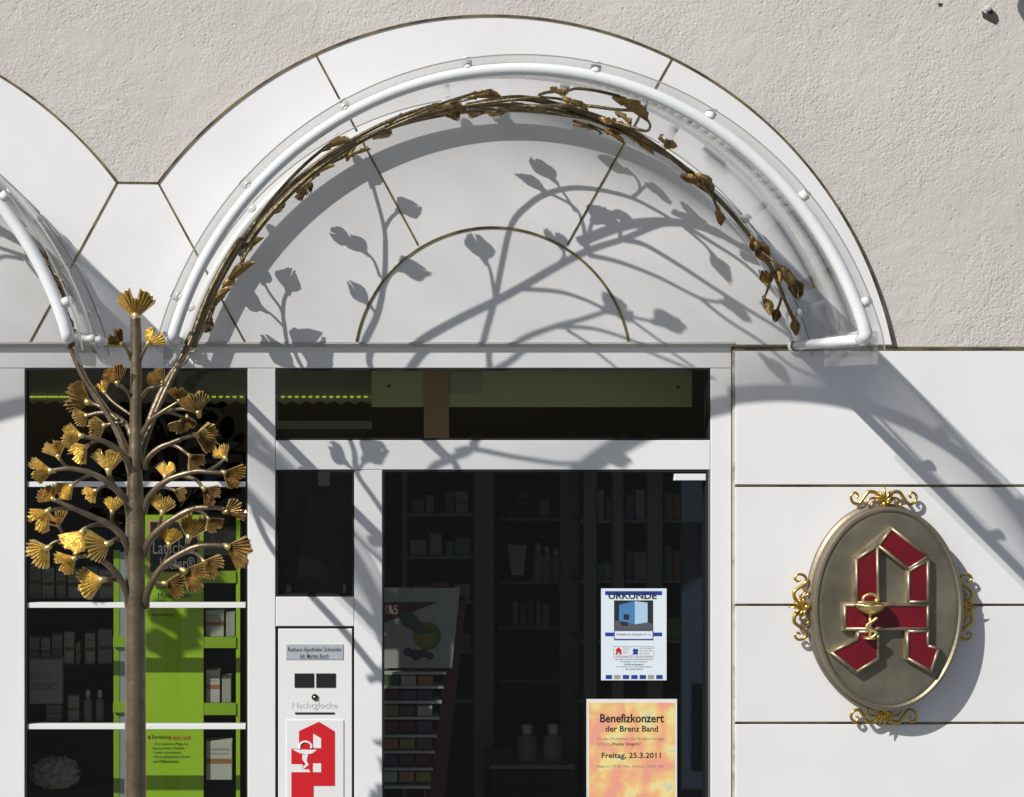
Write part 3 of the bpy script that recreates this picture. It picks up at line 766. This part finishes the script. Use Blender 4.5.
def ornament(pos, ang):
    mb = MB(); ca, sa = math.cos(ang), math.sin(ang)
    def T(x, y, d): return P(pos[0]+(x*ca-y*sa), pos[1]-(x*sa+y*ca), d)   # y points outward
    for s in (-1, 1):
        pts = [(2*s, 2), (8*s, 8), (15*s, 9), (20*s, 3), (25*s, -3), (31*s, -1), (32.5*s, 5), (28.5*s, 8.5), (25.5*s, 5.5), (27.5*s, 3)]
        q = catmull(pts, 6); n = len(q)
        mb.tube([T(x, y, .03) for x, y in q], [.0068*(1-.5*i/n) for i in range(n)], 8)
        q = catmull([(3*s, 0), (9*s, 3), (14*s, 2), (17*s, -2), (14*s, -5), (11*s, -2)], 5); n = len(q)
        mb.tube([T(x, y, .032) for x, y in q], [.0048*(1-.5*i/n) for i in range(n)], 8)
    for k in range(-3, 4):
        a = math.radians(k*21); L = 16-abs(k)*1.7
        q = [(math.sin(a)*L*t, -3+math.cos(a)*L*t+ (3 if k == 0 and t > .8 else 0)) for t in (0, .35, .7, 1)]
        mb.tube([T(x, y, .036+.006*t) for (x, y), t in zip(q, (0, .6, 1, .4))], [.003, .0055, .0048, .001], 8)
    mb.lathe(T(0, -3, .03), (0, -1, 0), [(0, .012), (.01, .011), (.016, .006), (.017, 0)], 12)
    mb.build('scroll_ornament', M['ornament'], sign)
ornament((881, 606-sry-7), 0); ornament((881, 606+sry+7), math.pi)
ornament((881-srx-8, 606), math.pi/2); ornament((881+srx+7, 606), -math.pi/2)

# ================================================================ NIGHT BELL PANEL
bell = empty('night_bell_panel', P(315, 850, FD), 'white night bell panel with name plate, speaker grilles and slot beside the door', 'bell panel')
m = MB(); m.pbox(275.9, 354.2, 627.4, GV, FD-.012, -.09); m.build('shadow_gap', M['gasket'], bell)
m = MB(); m.pbox(278.2, 352.2, 629.6, GV-3, FD-.001, -.06, .0015); m.build('front_plate', M['frame'], bell)
m = MB(); m.pbox(286, 343.5, 645, 660.5, FD+.0015, FD-.004, .0008); npl = m.build('name_plate', M['lcd'], bell)
text('Rathaus-Apotheke Schneider', 288, 342, 647.2, 653, FD+.002, M['black'], npl, bold=.004)
text('Inh. Martina Bosch', 300.5, 328.5, 653.8, 658.6, FD+.002, M['black'], npl, bold=.004)
for x0, x1 in ((294.5, 314), (316.2, 335.8)):
    m = MB(); m.pbox(x0, x1, 674.3, 688.5, FD+.001, FD-.004)
    for k in range(7): m.pbox(x0+.8, x1-.8, 675.4+k*1.85, 676.4+k*1.85, FD+.0025, FD+.0005)
    m.build('speaker_grille', M['dark'], bell)
m = MB(); m.lathe(P(314.8, 698, FD), (0, -1, 0), [(0, .0105), (.004, .0105), (.006, .008), (.0045, .006), (.0045, 0)], 18, 0); m.lathe(P(314.8, 698, FD+.0046), (0, -1, 0), [(0, .005), (.002, .004), (.0025, 0)], 12, 1)
m.build('bell_button', [M['black'], M['ornament']], bell)
text('Nachtglocke', 292, 337, 702, 710, FD+.0006, M['blank_letter'], bell)
m = MB(); m.pbox(295, 334.6, 713.4, 715.2, FD+.0012, FD-.003); m.build('letter_slot', M['dark'], bell)
pp = empty('pharmacy_plate', P(315, 800, FD), 'white plate with red pharmacy letter and chalice below the bell slot', 'sign')
m = MB(); m.pbox(286.5, 343.8, 721, 805, FD+.0022, FD-.0008, .0006); m.build('plate', M['white'], pp)
zp = lambda x, y: (270+x/4.69, 610+y/4.69)
m = MB(); m.prism([zp(*a) for a in [(136, 572), (230, 528), (305, 574), (305, 830), (205, 830), (205, 905), (100, 905), (100, 655), (136, 655)]], FD+.0030, FD+.0021)
rl = m.build('red_letter', M['sign_red'], pp)
m = MB(); e = FD+.0036
m.prism([zp(*a) for a in [(203, 584), (240, 606), (240, 652), (203, 652)]], e, e-.0004)
m.prism([zp(*a) for a in [(104, 658), (220, 660), (200, 676), (172, 682), (140, 676)]], e, e-.0004)
m.prism([zp(*a) for a in [(152, 682), (178, 682), (172, 712), (182, 730), (160, 748), (150, 742), (168, 728), (152, 706)]], e, e-.0004)
m.prism([zp(*a) for a in [(100, 728), (152, 728), (158, 752), (182, 752), (190, 765), (100, 765)]], e, e-.0004)
m.prism([zp(*a) for a in [(202, 724), (240, 724), (240, 765), (202, 765)]], e, e-.0004)
q = catmull([(140, 656), (142, 634), (160, 622), (182, 626), (196, 640), (192, 652)], 6)
A = [zp(x, y) for x, y in q]
m.tube([P(u, v, e-.0002) for u, v in A], .0035, 8)
m.build('chalice_mark', M['white_letter'], pp)

# ================================================================ POSTERS ON THE DOOR
PD = -.040
po = empty('certificate_poster', I(634, 680, PD), 'white certificate poster with trailer photograph taped inside the door glass', 'poster')
zu = lambda x, y: (580+x/3.79, 570+y/3.79)
def zrect(mb, x0, x1, y0, y1, d, mi=0, th=.0004):
    a = zu(x0, y0); c = zu(x1, y1); mb.ibox(a[0], c[0], a[1], c[1], d, th, 0, mi)
def ztext(s, x0, x1, y0, y1, d, m_, par, bold=0):
    a = zu(x0, y0); c = zu(x1, y1); return text(s, a[0], c[0], a[1], c[1], d, m_, par, bold=bold)
m = MB(); zrect(m, 80, 328, 70, 418, PD, th=.0008); m.build('sheet', M['paper'], po)
og = mat('olive_grey_print', (.32, .34, .30), .6)
for x0, x1, y0, y1 in ((95, 311, 80, 95), (95, 128.5, 237, 251), (278.5, 311, 237, 251), (129, 278, 230, 266)):
    m = MB(); zrect(m, x0, x1, y0, y1, PD+.0005); m.build('printed_band', M['blue'], po)
for k, x in enumerate((97, 129, 162, 194, 226, 257, 289)):
    m = MB(); zrect(m, x, x+24, 398, 413, PD+.0005); m.build('printed_square', og if k in (1, 5) else M['blue'], po)
m = MB(); zrect(m, 132, 275, 232, 261, PD+.001); m.build('caption_box', M['paper'], po)
ztext('URKUNDE', 108, 290, 86, 110, PD+.0010, M['photo_dark'], po, .02)
m = MB(); zrect(m, 129, 277, 115, 229, PD+.0006, 0); m.build('photograph', M['photo_dark'], po)
m = MB(); e = PD+.0011
for pts, mi in (([(148, 132), (208, 118), (208, 206), (148, 192)], 0), ([(208, 118), (256, 124), (256, 198), (208, 206)], 1), ([(133, 190), (210, 206), (258, 198), (275, 205), (275, 227), (131, 227)], 3),
                ([(165, 168), (186, 168), (186, 188), (165, 188)], 2), ([(152, 196), (182, 198), (180, 212), (156, 210)], 2)):
    m.prism([orth(*zu(*a), e) for a in pts], e+.0003*(mi == 2), e-.0004)
    m.mi[-len(pts)-2:] = [mi]*(len(pts)+2)
m.build('trailer_picture', [M['sky_blue'], mat('photo_pale_blue', (.42, .62, .80), .5), M['photo_dark'], mat('photo_grey', (.09, .10, .11), .6)], po)
ztext('Handballverein Göppingen e.V. u.a.', 138, 270, 240, 250, PD+.0013, M['black'], po)
m = MB()
for x0, x1, y0, y1 in ((127, 280, 289, 290.2), (127, 280, 331, 332.2), (127, 128.2, 289, 332), (279, 280, 289, 332)): zrect(m, x0, x1, y0, y1, PD+.0006)
m.build('logo_box', M['grey_letter'], po)
m = MB(); e = PD+.0007
m.prism([orth(*zu(*a), e) for a in [(135, 303), (146, 292), (157, 303), (157, 320), (150, 320), (150, 312), (143, 312), (143, 320), (133, 320), (138, 310)]], e, e-.0003); m.build('red_emblem', M['sign_red'], po)
m = MB(); m.prism([orth(*zu(*a), e) for a in [(198, 306), (206, 296), (211, 302), (217, 296), (222, 306), (217, 310), (222, 320), (198, 320), (203, 310)]], e, e-.0003); m.build('blue_emblem', M['blue'], po)
for s_, x0, x1, y0, y1 in (('Förderverein', 163, 190, 293, 298), ('Apotheken', 163, 186, 301, 306), ('helfen e.V.', 163, 184, 310, 315), ('Der Förderer', 226, 274, 293, 299), ('die Stadtwerke', 226, 274, 303, 308), ('des Vereins', 226, 262, 312, 318)):
    ztext(s_, x0, x1, y0, y1, PD+.0007, M['grey_letter'], po)
ztext('unterstützen 2011 mit einer Spende', 138, 272, 323, 330, PD+.0007, M['sign_red'], po)
for s_, x0, x1, y0, y1 in (('Wir danken für die Unterstützung bei der', 132, 278, 336, 342), ('Anschaffung eines Anhängers', 152, 254, 345, 351), ('Kofferanhängers', 167, 241, 354, 363), ('mit welchem wir zu den vielen Spielen', 136, 272, 364, 370), ('der Saison fahren', 172, 238, 372, 378)):
    ztext(s_, x0, x1, y0, y1, PD+.0007, M['blue'], po)

pb = empty('concert_poster', I(632, 826, PD), 'orange watercolour concert poster low on the door glass', 'poster')
m = MB(); m.ibox(586.5, 677, 699, 828, PD, .0008); m.build('sheet', M['white'], pb)
m = MB(); m.ibox(588.8, 675, 702.6, 825, PD+.0005, .0004); m.build('printed_area', M['watercolour'], pb)
for s_, x0, x1, y0, y1, mm, bo in (('Benefizkonzert', 76, 318, 545, 578, 'black', .02), ('der Brenz Band', 97, 296, 590, 613, 'black', .015), ('für das Musikteam der Bodelschwingh-', 64, 322, 634, 647, 'grey_letter', 0),
        ('Schule', 64, 112, 653, 664, 'grey_letter', 0), ('„Happy Singers“', 114, 232, 653, 668, 'black', 0), ('Freitag, 25.3.2011', 82, 306, 692, 719, 'black', .015), ('Beginn: 19.30 Uhr, Einlass 19.00 Uhr', 64, 320, 739, 751, 'grey_letter', 0)):
    a = zu(x0, y0); c = zu(x1, y1); text(s_, a[0], c[0], a[1], c[1], PD+.001, M[mm], pb, bold=bo)

# ================================================================ INSIDE THE SHOP
def frustum_item(): pass
ORD = ['first', 'second', 'third', 'fourth', 'fifth', 'sixth', 'seventh', 'eighth', 'ninth', 'tenth', 'eleventh', 'twelfth']
def carton(x0, x1, y0, y1, d, label, group, band=True, face='carton', th=.06):
    base = I((x0+x1)/2, y1, d)
    o = empty('carton', base, label, 'carton', group)
    m = MB(); m.ibox(x0, x1, y0, y1, d, th, .0015); m.build('box_body', M[face], o)
    if band:
        h_ = y1-y0; m = MB(); m.ibox(x0+.3, x1-.3, y0+h_*.45, y0+h_*.58, d+.0006, .0005); m.build('printed_band', M['amber'], o)
        m = MB(); m.ibox(x0+1.5, x1-2, y0+h_*.18, y0+h_*.24, d+.0006, .0005); m.ibox(x0+1.5, x1-3.5, y0+h_*.30, y0+h_*.34, d+.0006, .0005); m.build('printed_lines', M['grey_letter'], o)
    return o
def bottle(x, w_, y0, y1, d, label, group, mm='greywhite'):
    b0 = I(x, y1, d); b1 = I(x, y0, d); H = b1.z-b0.z; rr = w_/2/S*(1-d/ZC)
    o = empty('bottle', b0, label, 'bottle', group)
    m = MB(); m.lathe(b0, (0, 0, 1), [(0, 0), (0, rr), (H*.66, rr), (H*.76, rr*.5), (H*.8, rr*.45)], 14); m.build('bottle_body', M[mm], o)
    m = MB(); m.lathe(b0, (0, 0, 1), [(H*.79, rr*.55), (H*.99, rr*.55), (H, rr*.45), (H, 0)], 12); m.build('cap', M['white'], o)
    return o
# display shelves behind the left window
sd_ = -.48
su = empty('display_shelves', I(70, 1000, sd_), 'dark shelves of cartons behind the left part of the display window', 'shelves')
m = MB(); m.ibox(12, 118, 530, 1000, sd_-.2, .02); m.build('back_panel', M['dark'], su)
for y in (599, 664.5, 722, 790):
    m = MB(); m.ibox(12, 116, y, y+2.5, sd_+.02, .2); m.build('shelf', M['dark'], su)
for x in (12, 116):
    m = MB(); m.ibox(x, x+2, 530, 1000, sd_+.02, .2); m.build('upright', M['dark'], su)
rows = [(599, [(28, 41, 34), (42, 54, 31), (56, 66, 33), (68, 83, 30), (84, 98, 32), (99, 113, 29)], 'upper'),
        (664.5, [(27, 39, 27), (41, 50, 26), (52, 62, 30), (64, 74, 32), (76, 80, 22), (85, 95, 31), (98, 112, 35)], 'middle'),
        (722, [(46, 61, 17), (68, 79, 26)], 'lower')]
for yb, items, nm in rows:
    for k, (x0, x1, h_) in enumerate(items):
        carton(x0, x1, yb-h_, yb-.2, sd_, '%s carton from the left on the %s dark shelf behind the display window' % (ORD[k], nm), 'cartons on the window shelves', face='carton' if k % 2 else 'carton2')
for k, x in enumerate((88, 100)):
    bottle(x, 9, 690, 721.8, sd_, '%s of two pale bottles on the lower window shelf' % ('left' if k == 0 else 'right'), 'bottles on the window shelves')
bag = empty('gift_bag', I(44, 721.8, sd_+.06), 'pale paper bag with ring pattern on the lower window shelf', 'bag')
m = MB(); m.ibox(27, 62, 659, 704, sd_+.06, .05, .003); m.build('bag_body', M['carton'], bag)
text('XOXO', 29, 53, 672, 680, sd_+.061, M['grey_letter'], bag)
text('OXOXO', 29, 58, 683, 690, sd_+.061, M['amber'], bag)
# crumpled clear bag on the window floor shelf
pbg = MB(); cbx = I(55, 788, sd_+.03); vs = []; fs = []; nu, nv = 26, 12
for j in range(nv+1):
    for k in range(nu):
        a = 2*math.pi*k/nu; h = j/nv; rr = math.sin(math.pi*(.08+.84*h))**.6
        q = 1+random.uniform(-.16, .16)
        vs.append(cbx+Vector((math.cos(a)*rr*.085*q, math.sin(a)*rr*.05*q, h*.105*(1+random.uniform(-.1, .1)))))
for j in range(nv):
    for k in range(nu): fs.append((j*nu+k, j*nu+(k+1) % nu, (j+1)*nu+(k+1) % nu, (j+1)*nu+k))
fs.append(tuple(nv*nu+k for k in range(nu))); fs.append(tuple(range(nu))[::-1])
pbg.add(vs, fs); tag(pbg.build('plastic_bag', mat('pale_crumpled_plastic', (.42, .40, .35), .25)), 'crumpled pale plastic bag on the bottom window shelf', 'bag')
# lime display stand
gd = -.24
gs = empty('lime_display_stand', I(178, 1010, gd), 'lime green promotional stand with side trays behind the window glass', 'display stand')
m = MB(); m.ibox(145, 203.5, 515, 1010, gd, .012); m.build('front_panel', M['lime'], gs)
m = MB(); m.ibox(145, 242, 512, 1010, gd-.14, .01); m.build('back_panel', M['dark'], gs)
m = MB(); m.ibox(113.5, 119.5, 550, 1010, gd-.01, .02); m.ibox(113, 127, 637, 647, gd+.002, .02); m.ibox(113, 127, 703, 712.5, gd+.002, .02); m.build('side_post', M['lime_dark'], gs)
m = MB(); m.ibox(119.8, 128, 552, 1010, gd-.012, .02); m.build('steel_post', M['pale_blue'], gs)
m = MB(); m.ibox(236, 240, 520, 1010, gd, .12); m.build('side_panel', M['lime'], gs)
for y0, y1 in ((571, 583), (637, 648), (703, 715)):
    m = MB(); m.ibox(204, 236, y0, y1, gd+.005, .006); m.ibox(204, 236, y1-1.5, y1, gd-.002, .13); m.build('tray', M['lime_dark'], gs)
m = MB(); m.ibox(149, 198.5, 520.5, 573, gd+.003, .002); m.build('header_border', M['pink'], gs)
m = MB(); m.ibox(150.3, 197.2, 522, 571.8, gd+.0045, .001); m.build('header_sign', M['black'], gs)
text('Latschen', 153, 195, 541, 554, gd+.0052, M['white_letter'], gs); text('Kiefer®', 160, 195, 557, 569, gd+.0052, M['white_letter'], gs)
text('Verspannung', 155, 197, 585.5, 590.5, gd+.001, M['black'], gs); text('Muskelkater', 158, 192, 592.5, 598, gd+.001, M['black'], gs)
text('Einreibung', 152, 174, 613, 617, gd+.001, M['black'], gs)
text('Einreibung', 152, 171, 735, 740, gd+.001, M['dark_red'], gs); text('extra stark', 172.5, 191, 735, 740, gd+.001, M['sign_red'], gs)
for k, (s_, x1) in enumerate((('• Zur intensiven Pflege bei', 188), ('beanspruchten Muskeln', 184), ('• Lindert und entspannt', 181), ('• Mit hautpflegendem Menthol', 190), ('und Pfefferminzöl', 178))):
    text(s_, 153, x1, 742.5+k*4.3, 745.8+k*4.3, gd+.001, M['leafgreen'], gs)
m = MB(); m.prism([orth(*a, gd+.001) for a in [(147.5, 737.5), (150, 735), (150, 740)]], gd+.001, gd); m.build('arrow_mark', M['dark_red'], gs)
for k, (x0, x1, y0, y1) in enumerate(((205.5, 224, 610, 636.8), (226, 235, 612, 636.8), (206, 220, 670, 702.8), (222, 231, 676, 702.8), (206, 232, 741, 780))):
    carton(x0, x1, y0, y1, gd-.02, ['pale carton at the left of the upper lime tray', 'narrow pale carton at the right of the upper lime tray', 'tall carton at the left of the lower lime tray', 'narrow carton at the right of the lower lime tray', 'wide carton at the foot of the lime stand'][k], 'cartons in the lime stand', band=(k % 2 == 0), face='carton2' if k % 2 else 'carton')
# painted reflection board and scalloped blind seen through transom and window tops
vb = empty('olive_reflection_board', I(530, 407, -.5), 'olive green board painted as a street reflection behind the transom glass', 'painted reflection')  # olive and orange boards paint the houses opposite mirrored in the glass
m = MB(); m.ibox(372, 692, 340, 407, -.5, .1); m.build('board', M['olive'], vb)
m = MB(); m.lathe(I(389, 386, -.499), (0, -1, 0), [(0, .006), (.002, .006), (.002, 0)], 10); m.lathe(I(678, 387, -.499), (0, -1, 0), [(0, .006), (.002, .006), (.002, 0)], 10); m.build('bolt', M['black'], vb)
m = MB(); m.ibox(424, 449, 345, 442, -.49, .005); m.build('reflection_stripe', M['orange'], vb)
m = MB(); m.ibox(450, 482, 372, 393, -.495, .004); m.build('pale_notice', mat('pale_olive_card', (.48, .49, .32), .6), vb)
bl = empty('scalloped_blind', I(180, 404, -.7), 'grey blind with scalloped edge and added yellow glow behind the glass tops', 'blind')
m = MB(); pts = []
x = 12
pts = [orth(12, 345, -.7), orth(376, 345, -.7), orth(376, 401, -.7)]
n = 52
for k in range(n, -1, -1):
    px_ = 12+(376-12)*k/n; pts.append(orth(px_, 401+(3.2 if k % 2 else 0), -.7))
m.prism(pts, -.7, -.72); m.build('blind_cloth', mat('blind_cloth', (.26, .265, .22), .8), bl)
m = MB()
for k in range(27, 54):
    x0 = 12+k*6.9
    m.ibox(x0, x0+3.6, 396, 397.6, -.69, .008)
for k in range(0, 4): m.ibox(26+k*11, 36+k*11, 396, 397.6, -.69, .008)
m.build('glow_dashes', M['lamp'], bl)  # dashes glow in place of sunlit glimpses
cs = empty('wall_cabinet', I(318, 445, -.9), 'pale topped wall cabinet low behind the left end of the transom', 'cabinet')
m = MB(); m.ibox(272, 372, 421, 429, -.9, .3); m.build('top_board', M['greywhite'], cs)
m = MB(); m.ibox(282, 366, 429.2, 600, -.92, .28); m.build('cabinet_body', M['dark'], cs)
for k, (x, r_) in enumerate(((480, 9), (574, 8), (610, 9), (624, 9), (655, 9.5), (691, 10))):
    o = empty('ceiling_spot', I(x, 431, -1.2), '%s black spot lamp from the left along the transom' % ORD[k], 'spot lamp', 'spot lamps behind the transom')
    rr = r_/S*1.18; m = MB(); m.lathe(I(x, 437, -1.2), (0, 0, 1), [(-.01, 0), (-.01, rr*.95), (.005, rr), (.02, rr*.85), (.03, rr*.5), (.035, 0)], 16); m.build('lamp_housing', M['black'], o)
    m = MB(); m.ibox(x-11, x+11, 437.5, 450, -1.2, .1); m.build('lamp_bracket', M['greywhite'], o)

# tall shelving beyond the door
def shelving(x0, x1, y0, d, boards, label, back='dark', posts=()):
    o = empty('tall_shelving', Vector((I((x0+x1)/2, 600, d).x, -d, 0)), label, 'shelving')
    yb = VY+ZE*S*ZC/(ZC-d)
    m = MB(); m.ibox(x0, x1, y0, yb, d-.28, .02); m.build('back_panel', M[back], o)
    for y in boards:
        m = MB(); m.ibox(x0, x1, y, y+3, d, .27); m.build('shelf', M['greywhite'], o)
    for x, w_ in posts:
        m = MB(); m.ibox(x, x+w_, y0, yb, d+.03, .05, .004); m.build('upright', M['greywhite'], o)
    return o
shelving(400, 482, 440, -2.4, (513, 556, 600, 650, 700), 'tall shelving left of the centre post beyond the door', posts=((474, 20), (402, 5)))
shelving(498, 566, 440, -2.9, (518, 581, 626, 680), 'tall dark shelving in the middle beyond the door', posts=((560, 20),))
shelving(580, 690, 440, -2.1, (520, 580, 640, 700), 'tall shelving with many uprights at the right beyond the door', posts=((584, 13), (613, 11), (648, 15), (584+98, 8)))
k = 0
names = {513: 'top', 556: 'second', 600: 'third', 650: 'fourth', 518: 'top', 581: 'second', 626: 'third', 520: 'top', 580: 'second', 640: 'third', 680: 'fourth', 700: 'lowest'}
PRT = {n_: mat(n_, c_, .6) for n_, c_ in (('green_print_carton', (.16, .30, .12)), ('cream_carton', (.5, .45, .32)), ('blue_print_carton', (.10, .17, .30)), ('rose_print_carton', (.36, .13, .11)))}
M.update(PRT)
def row(y, xs, d, unit, hs, faces=('carton2', 'cream_carton', 'carton', 'green_print_carton', 'carton', 'blue_print_carton', 'rose_print_carton')):
    for k, (x0, x1) in enumerate(xs):
        carton(x0, x1, y-hs[k % len(hs)], y-.2, d, '%s carton from the left on the %s board of the %s shelving' % (ORD[k], names[y], unit), 'cartons on the shop shelving', band=(k+int(y)) % 3 == 0, face=faces[(k+int(x0)) % len(faces)], th=.12)
row(513, [(412, 424), (426, 434), (445, 455), (456, 468)], -2.42, 'left', (14, 18, 22, 22))
row(556, [(410, 426), (430, 442), (446, 453), (455, 470)], -2.42, 'left', (16, 22, 14, 18))
row(600, [(414, 428), (432, 450), (454, 470)], -2.42, 'left', (14, 18, 16))
row(650, [(440, 455), (457, 470)], -2.42, 'left', (20, 16))
row(518, [(508, 513), (516, 529), (540, 550), (552, 557)], -2.92, 'middle', (7, 30, 18, 8), ('greywhite', 'dark'))
row(626, [(513, 518), (520, 526), (528, 534), (536, 541), (543, 549)], -2.92, 'middle', (24, 22, 25, 24, 22))
for k, (x, w_, y0, mm) in enumerate(((538, 10, 543, 'carton'), (547, 9, 546, 'carton'), (556, 10, 548, 'carton2'))):
    bottle(x, w_, y0, 580.8, -2.86, ['tall white bottle right of the tube', 'middle bottle beside the tall white one', 'grey bottle nearest the upright'][k]+' on the middle shelving', 'bottles on the middle shelving', mm)
tb = empty('cream_tube', I(517, 580.8, -2.85), 'white squeeze tube standing on its cap on the middle shelving', 'tube')
a = I(517, 580.8, -2.85); m = MB(); rr = 8/S*1.4
m.add([a+Vector((-rr*.75, -rr*.75, .03)), a+Vector((rr*.75, -rr*.75, .03)), a+Vector((rr*.75, rr*.75, .03)), a+Vector((-rr*.75, rr*.75, .03)), a+Vector((-rr*1.2, -.003, .17)), a+Vector((rr*1.2, -.003, .17)), a+Vector((rr*1.2, .003, .17)), a+Vector((-rr*1.2, .003, .17))],
      [(0,1,5,4),(1,2,6,5),(2,3,7,6),(3,0,4,7),(4,5,6,7),(3,2,1,0)], False); m.build('tube_body', M['white'], tb)
m = MB(); m.lathe(a, (0, 0, 1), [(0, 0), (0, rr*.6), (.03, rr*.6), (.03, 0)], 12); m.build('cap', M['dark'], tb)
row(520, [(596, 604), (606, 611), (626, 634), (636, 645), (664, 672), (673, 681)], -2.12, 'right', (30, 22, 26, 30, 28, 26))
row(580, [(595, 603), (604, 611), (626, 633), (634, 646), (664, 672), (673, 681)], -2.12, 'right', (16, 18, 30, 28, 34, 30))
row(640, [(626, 636), (637, 646), (666, 680)], -2.12, 'right', (24, 28, 22))
# tea display beside the door
td = -.55
ts_ = empty('tea_display', I(420, 1040, td), 'cardboard tea display with fruit picture and sloping trays inside the door', 'display stand')
m = MB(); m.prism([orth(*a, td) for a in [(376, 588), (460, 588), (452, 668), (376, 668)]], td, td-.02); m.build('picture_board', M['carton2'], ts_)
m = MB(); m.prism([orth(*a, td) for a in [(376, 602), (438, 602), (376, 626)]], td+.002, td+.0005); m.build('red_flash', M['dark_red'], ts_)
text('H&S', 381, 398, 605, 614, td+.003, M['carton'], ts_)
m = MB(); m.lathe(I(427, 636, td+.001), (0, -1, 0), [(0, .05), (.001, .05), (.0015, 0)], 24); m.build('lemon_picture', M['lemon'], ts_)
m = MB(); m.prism([orth(*a, td) for a in [(398, 616), (412, 611), (424, 626), (440, 632), (420, 634), (404, 626)]], td+.0035, td+.0027); m.build('leaf_picture', M['leafgreen'], ts_)
m = MB()
for x, y, r_ in ((408, 652, 5), (416, 655, 6), (424, 653, 5), (430, 656, 4)): m.lathe(I(x, y, td+.001), (0, -1, 0), [(0, r_/S), (.001, r_/S), (.0015, 0)], 10)
m.build('violet_picture', M['violet'], ts_)
m = MB(); m.prism([orth(*a, td-.05) for a in [(452, 600), (466, 600), (440, 830), (424, 830)]], td-.03, td-.2); m.build('side_board', M['dark_red'], ts_)
for k, y in enumerate((672, 686, 701, 717, 735, 751, 768, 786)):
    m = MB(); m.ibox(376, 446-k*2.2, y, y+2.6, td+.02+k*.02, .12); m.build('tray', M['carton'], ts_)
tones = ['leafgreen', 'dark_red', 'carton2', 'dark_red', 'amber', 'violet', 'lemon', 'navy']
for k, y in enumerate((675, 690, 705, 721, 738, 754, 771)):
    for j in range(3):
        x0 = 384+j*17-k*.3
        o = carton(x0, x0+15, y+1, y+11, td+.03+k*.02, '%s tea box from the left in the %s tray under the fruit picture' % (ORD[j], ORD[k]), 'tea boxes in the trays', band=False, face=tones[(k*3+j*2) % 8], th=.05)
nb = MB(); nb.ibox(682, 712, 478, 1060, -.35, .01); tag(nb.build('door_reflection_panel', M['navy']), 'dark blue panel painted as a reflection inside the right edge of the door', 'blind')  # blue panel stands in for a reflection at the door's edge
jar_lab = ['left', 'right']
for k, x in enumerate((527, 553)):
    bottle(x, 20, 724, 765, -1.8, '%s of two squat jars low beyond the middle of the door' % jar_lab[k], 'squat jars beyond the door', 'carton2')
ct = empty('counter', I(530, 1000, -1.75), 'low pale topped counter carrying two squat jars beyond the door', 'counter')
m = MB(); m.ibox(490, 575, 765, 769, -1.7, .4); m.build('counter_top', M['greywhite'], ct)
m = MB(); m.ibox(493, 572, 769.5, 990, -1.72, .36); m.build('counter_body', M['dark'], ct)
sp = empty('side_poster_stand', I(322, 600, -.6), 'dark hanging banner behind the narrow side window', 'banner')
m = MB(); m.prism([orth(*a, -.6) for a in [(308, 495), (340, 495), (345, 640), (288, 640)]], -.6, -.62); m.build('banner_cloth', M['dark'], sp)
m = MB(); m.ibox(318, 330, 470, 486, -.6, .01); m.build('banner_card', M['greywhite'], sp)
m = MB(); m.ibox(343, 346, 585, 640, -.58, .02); m.ibox(286, 291, 585, 640, -.58, .02); m.build('banner_foot', M['greywhite'], sp)
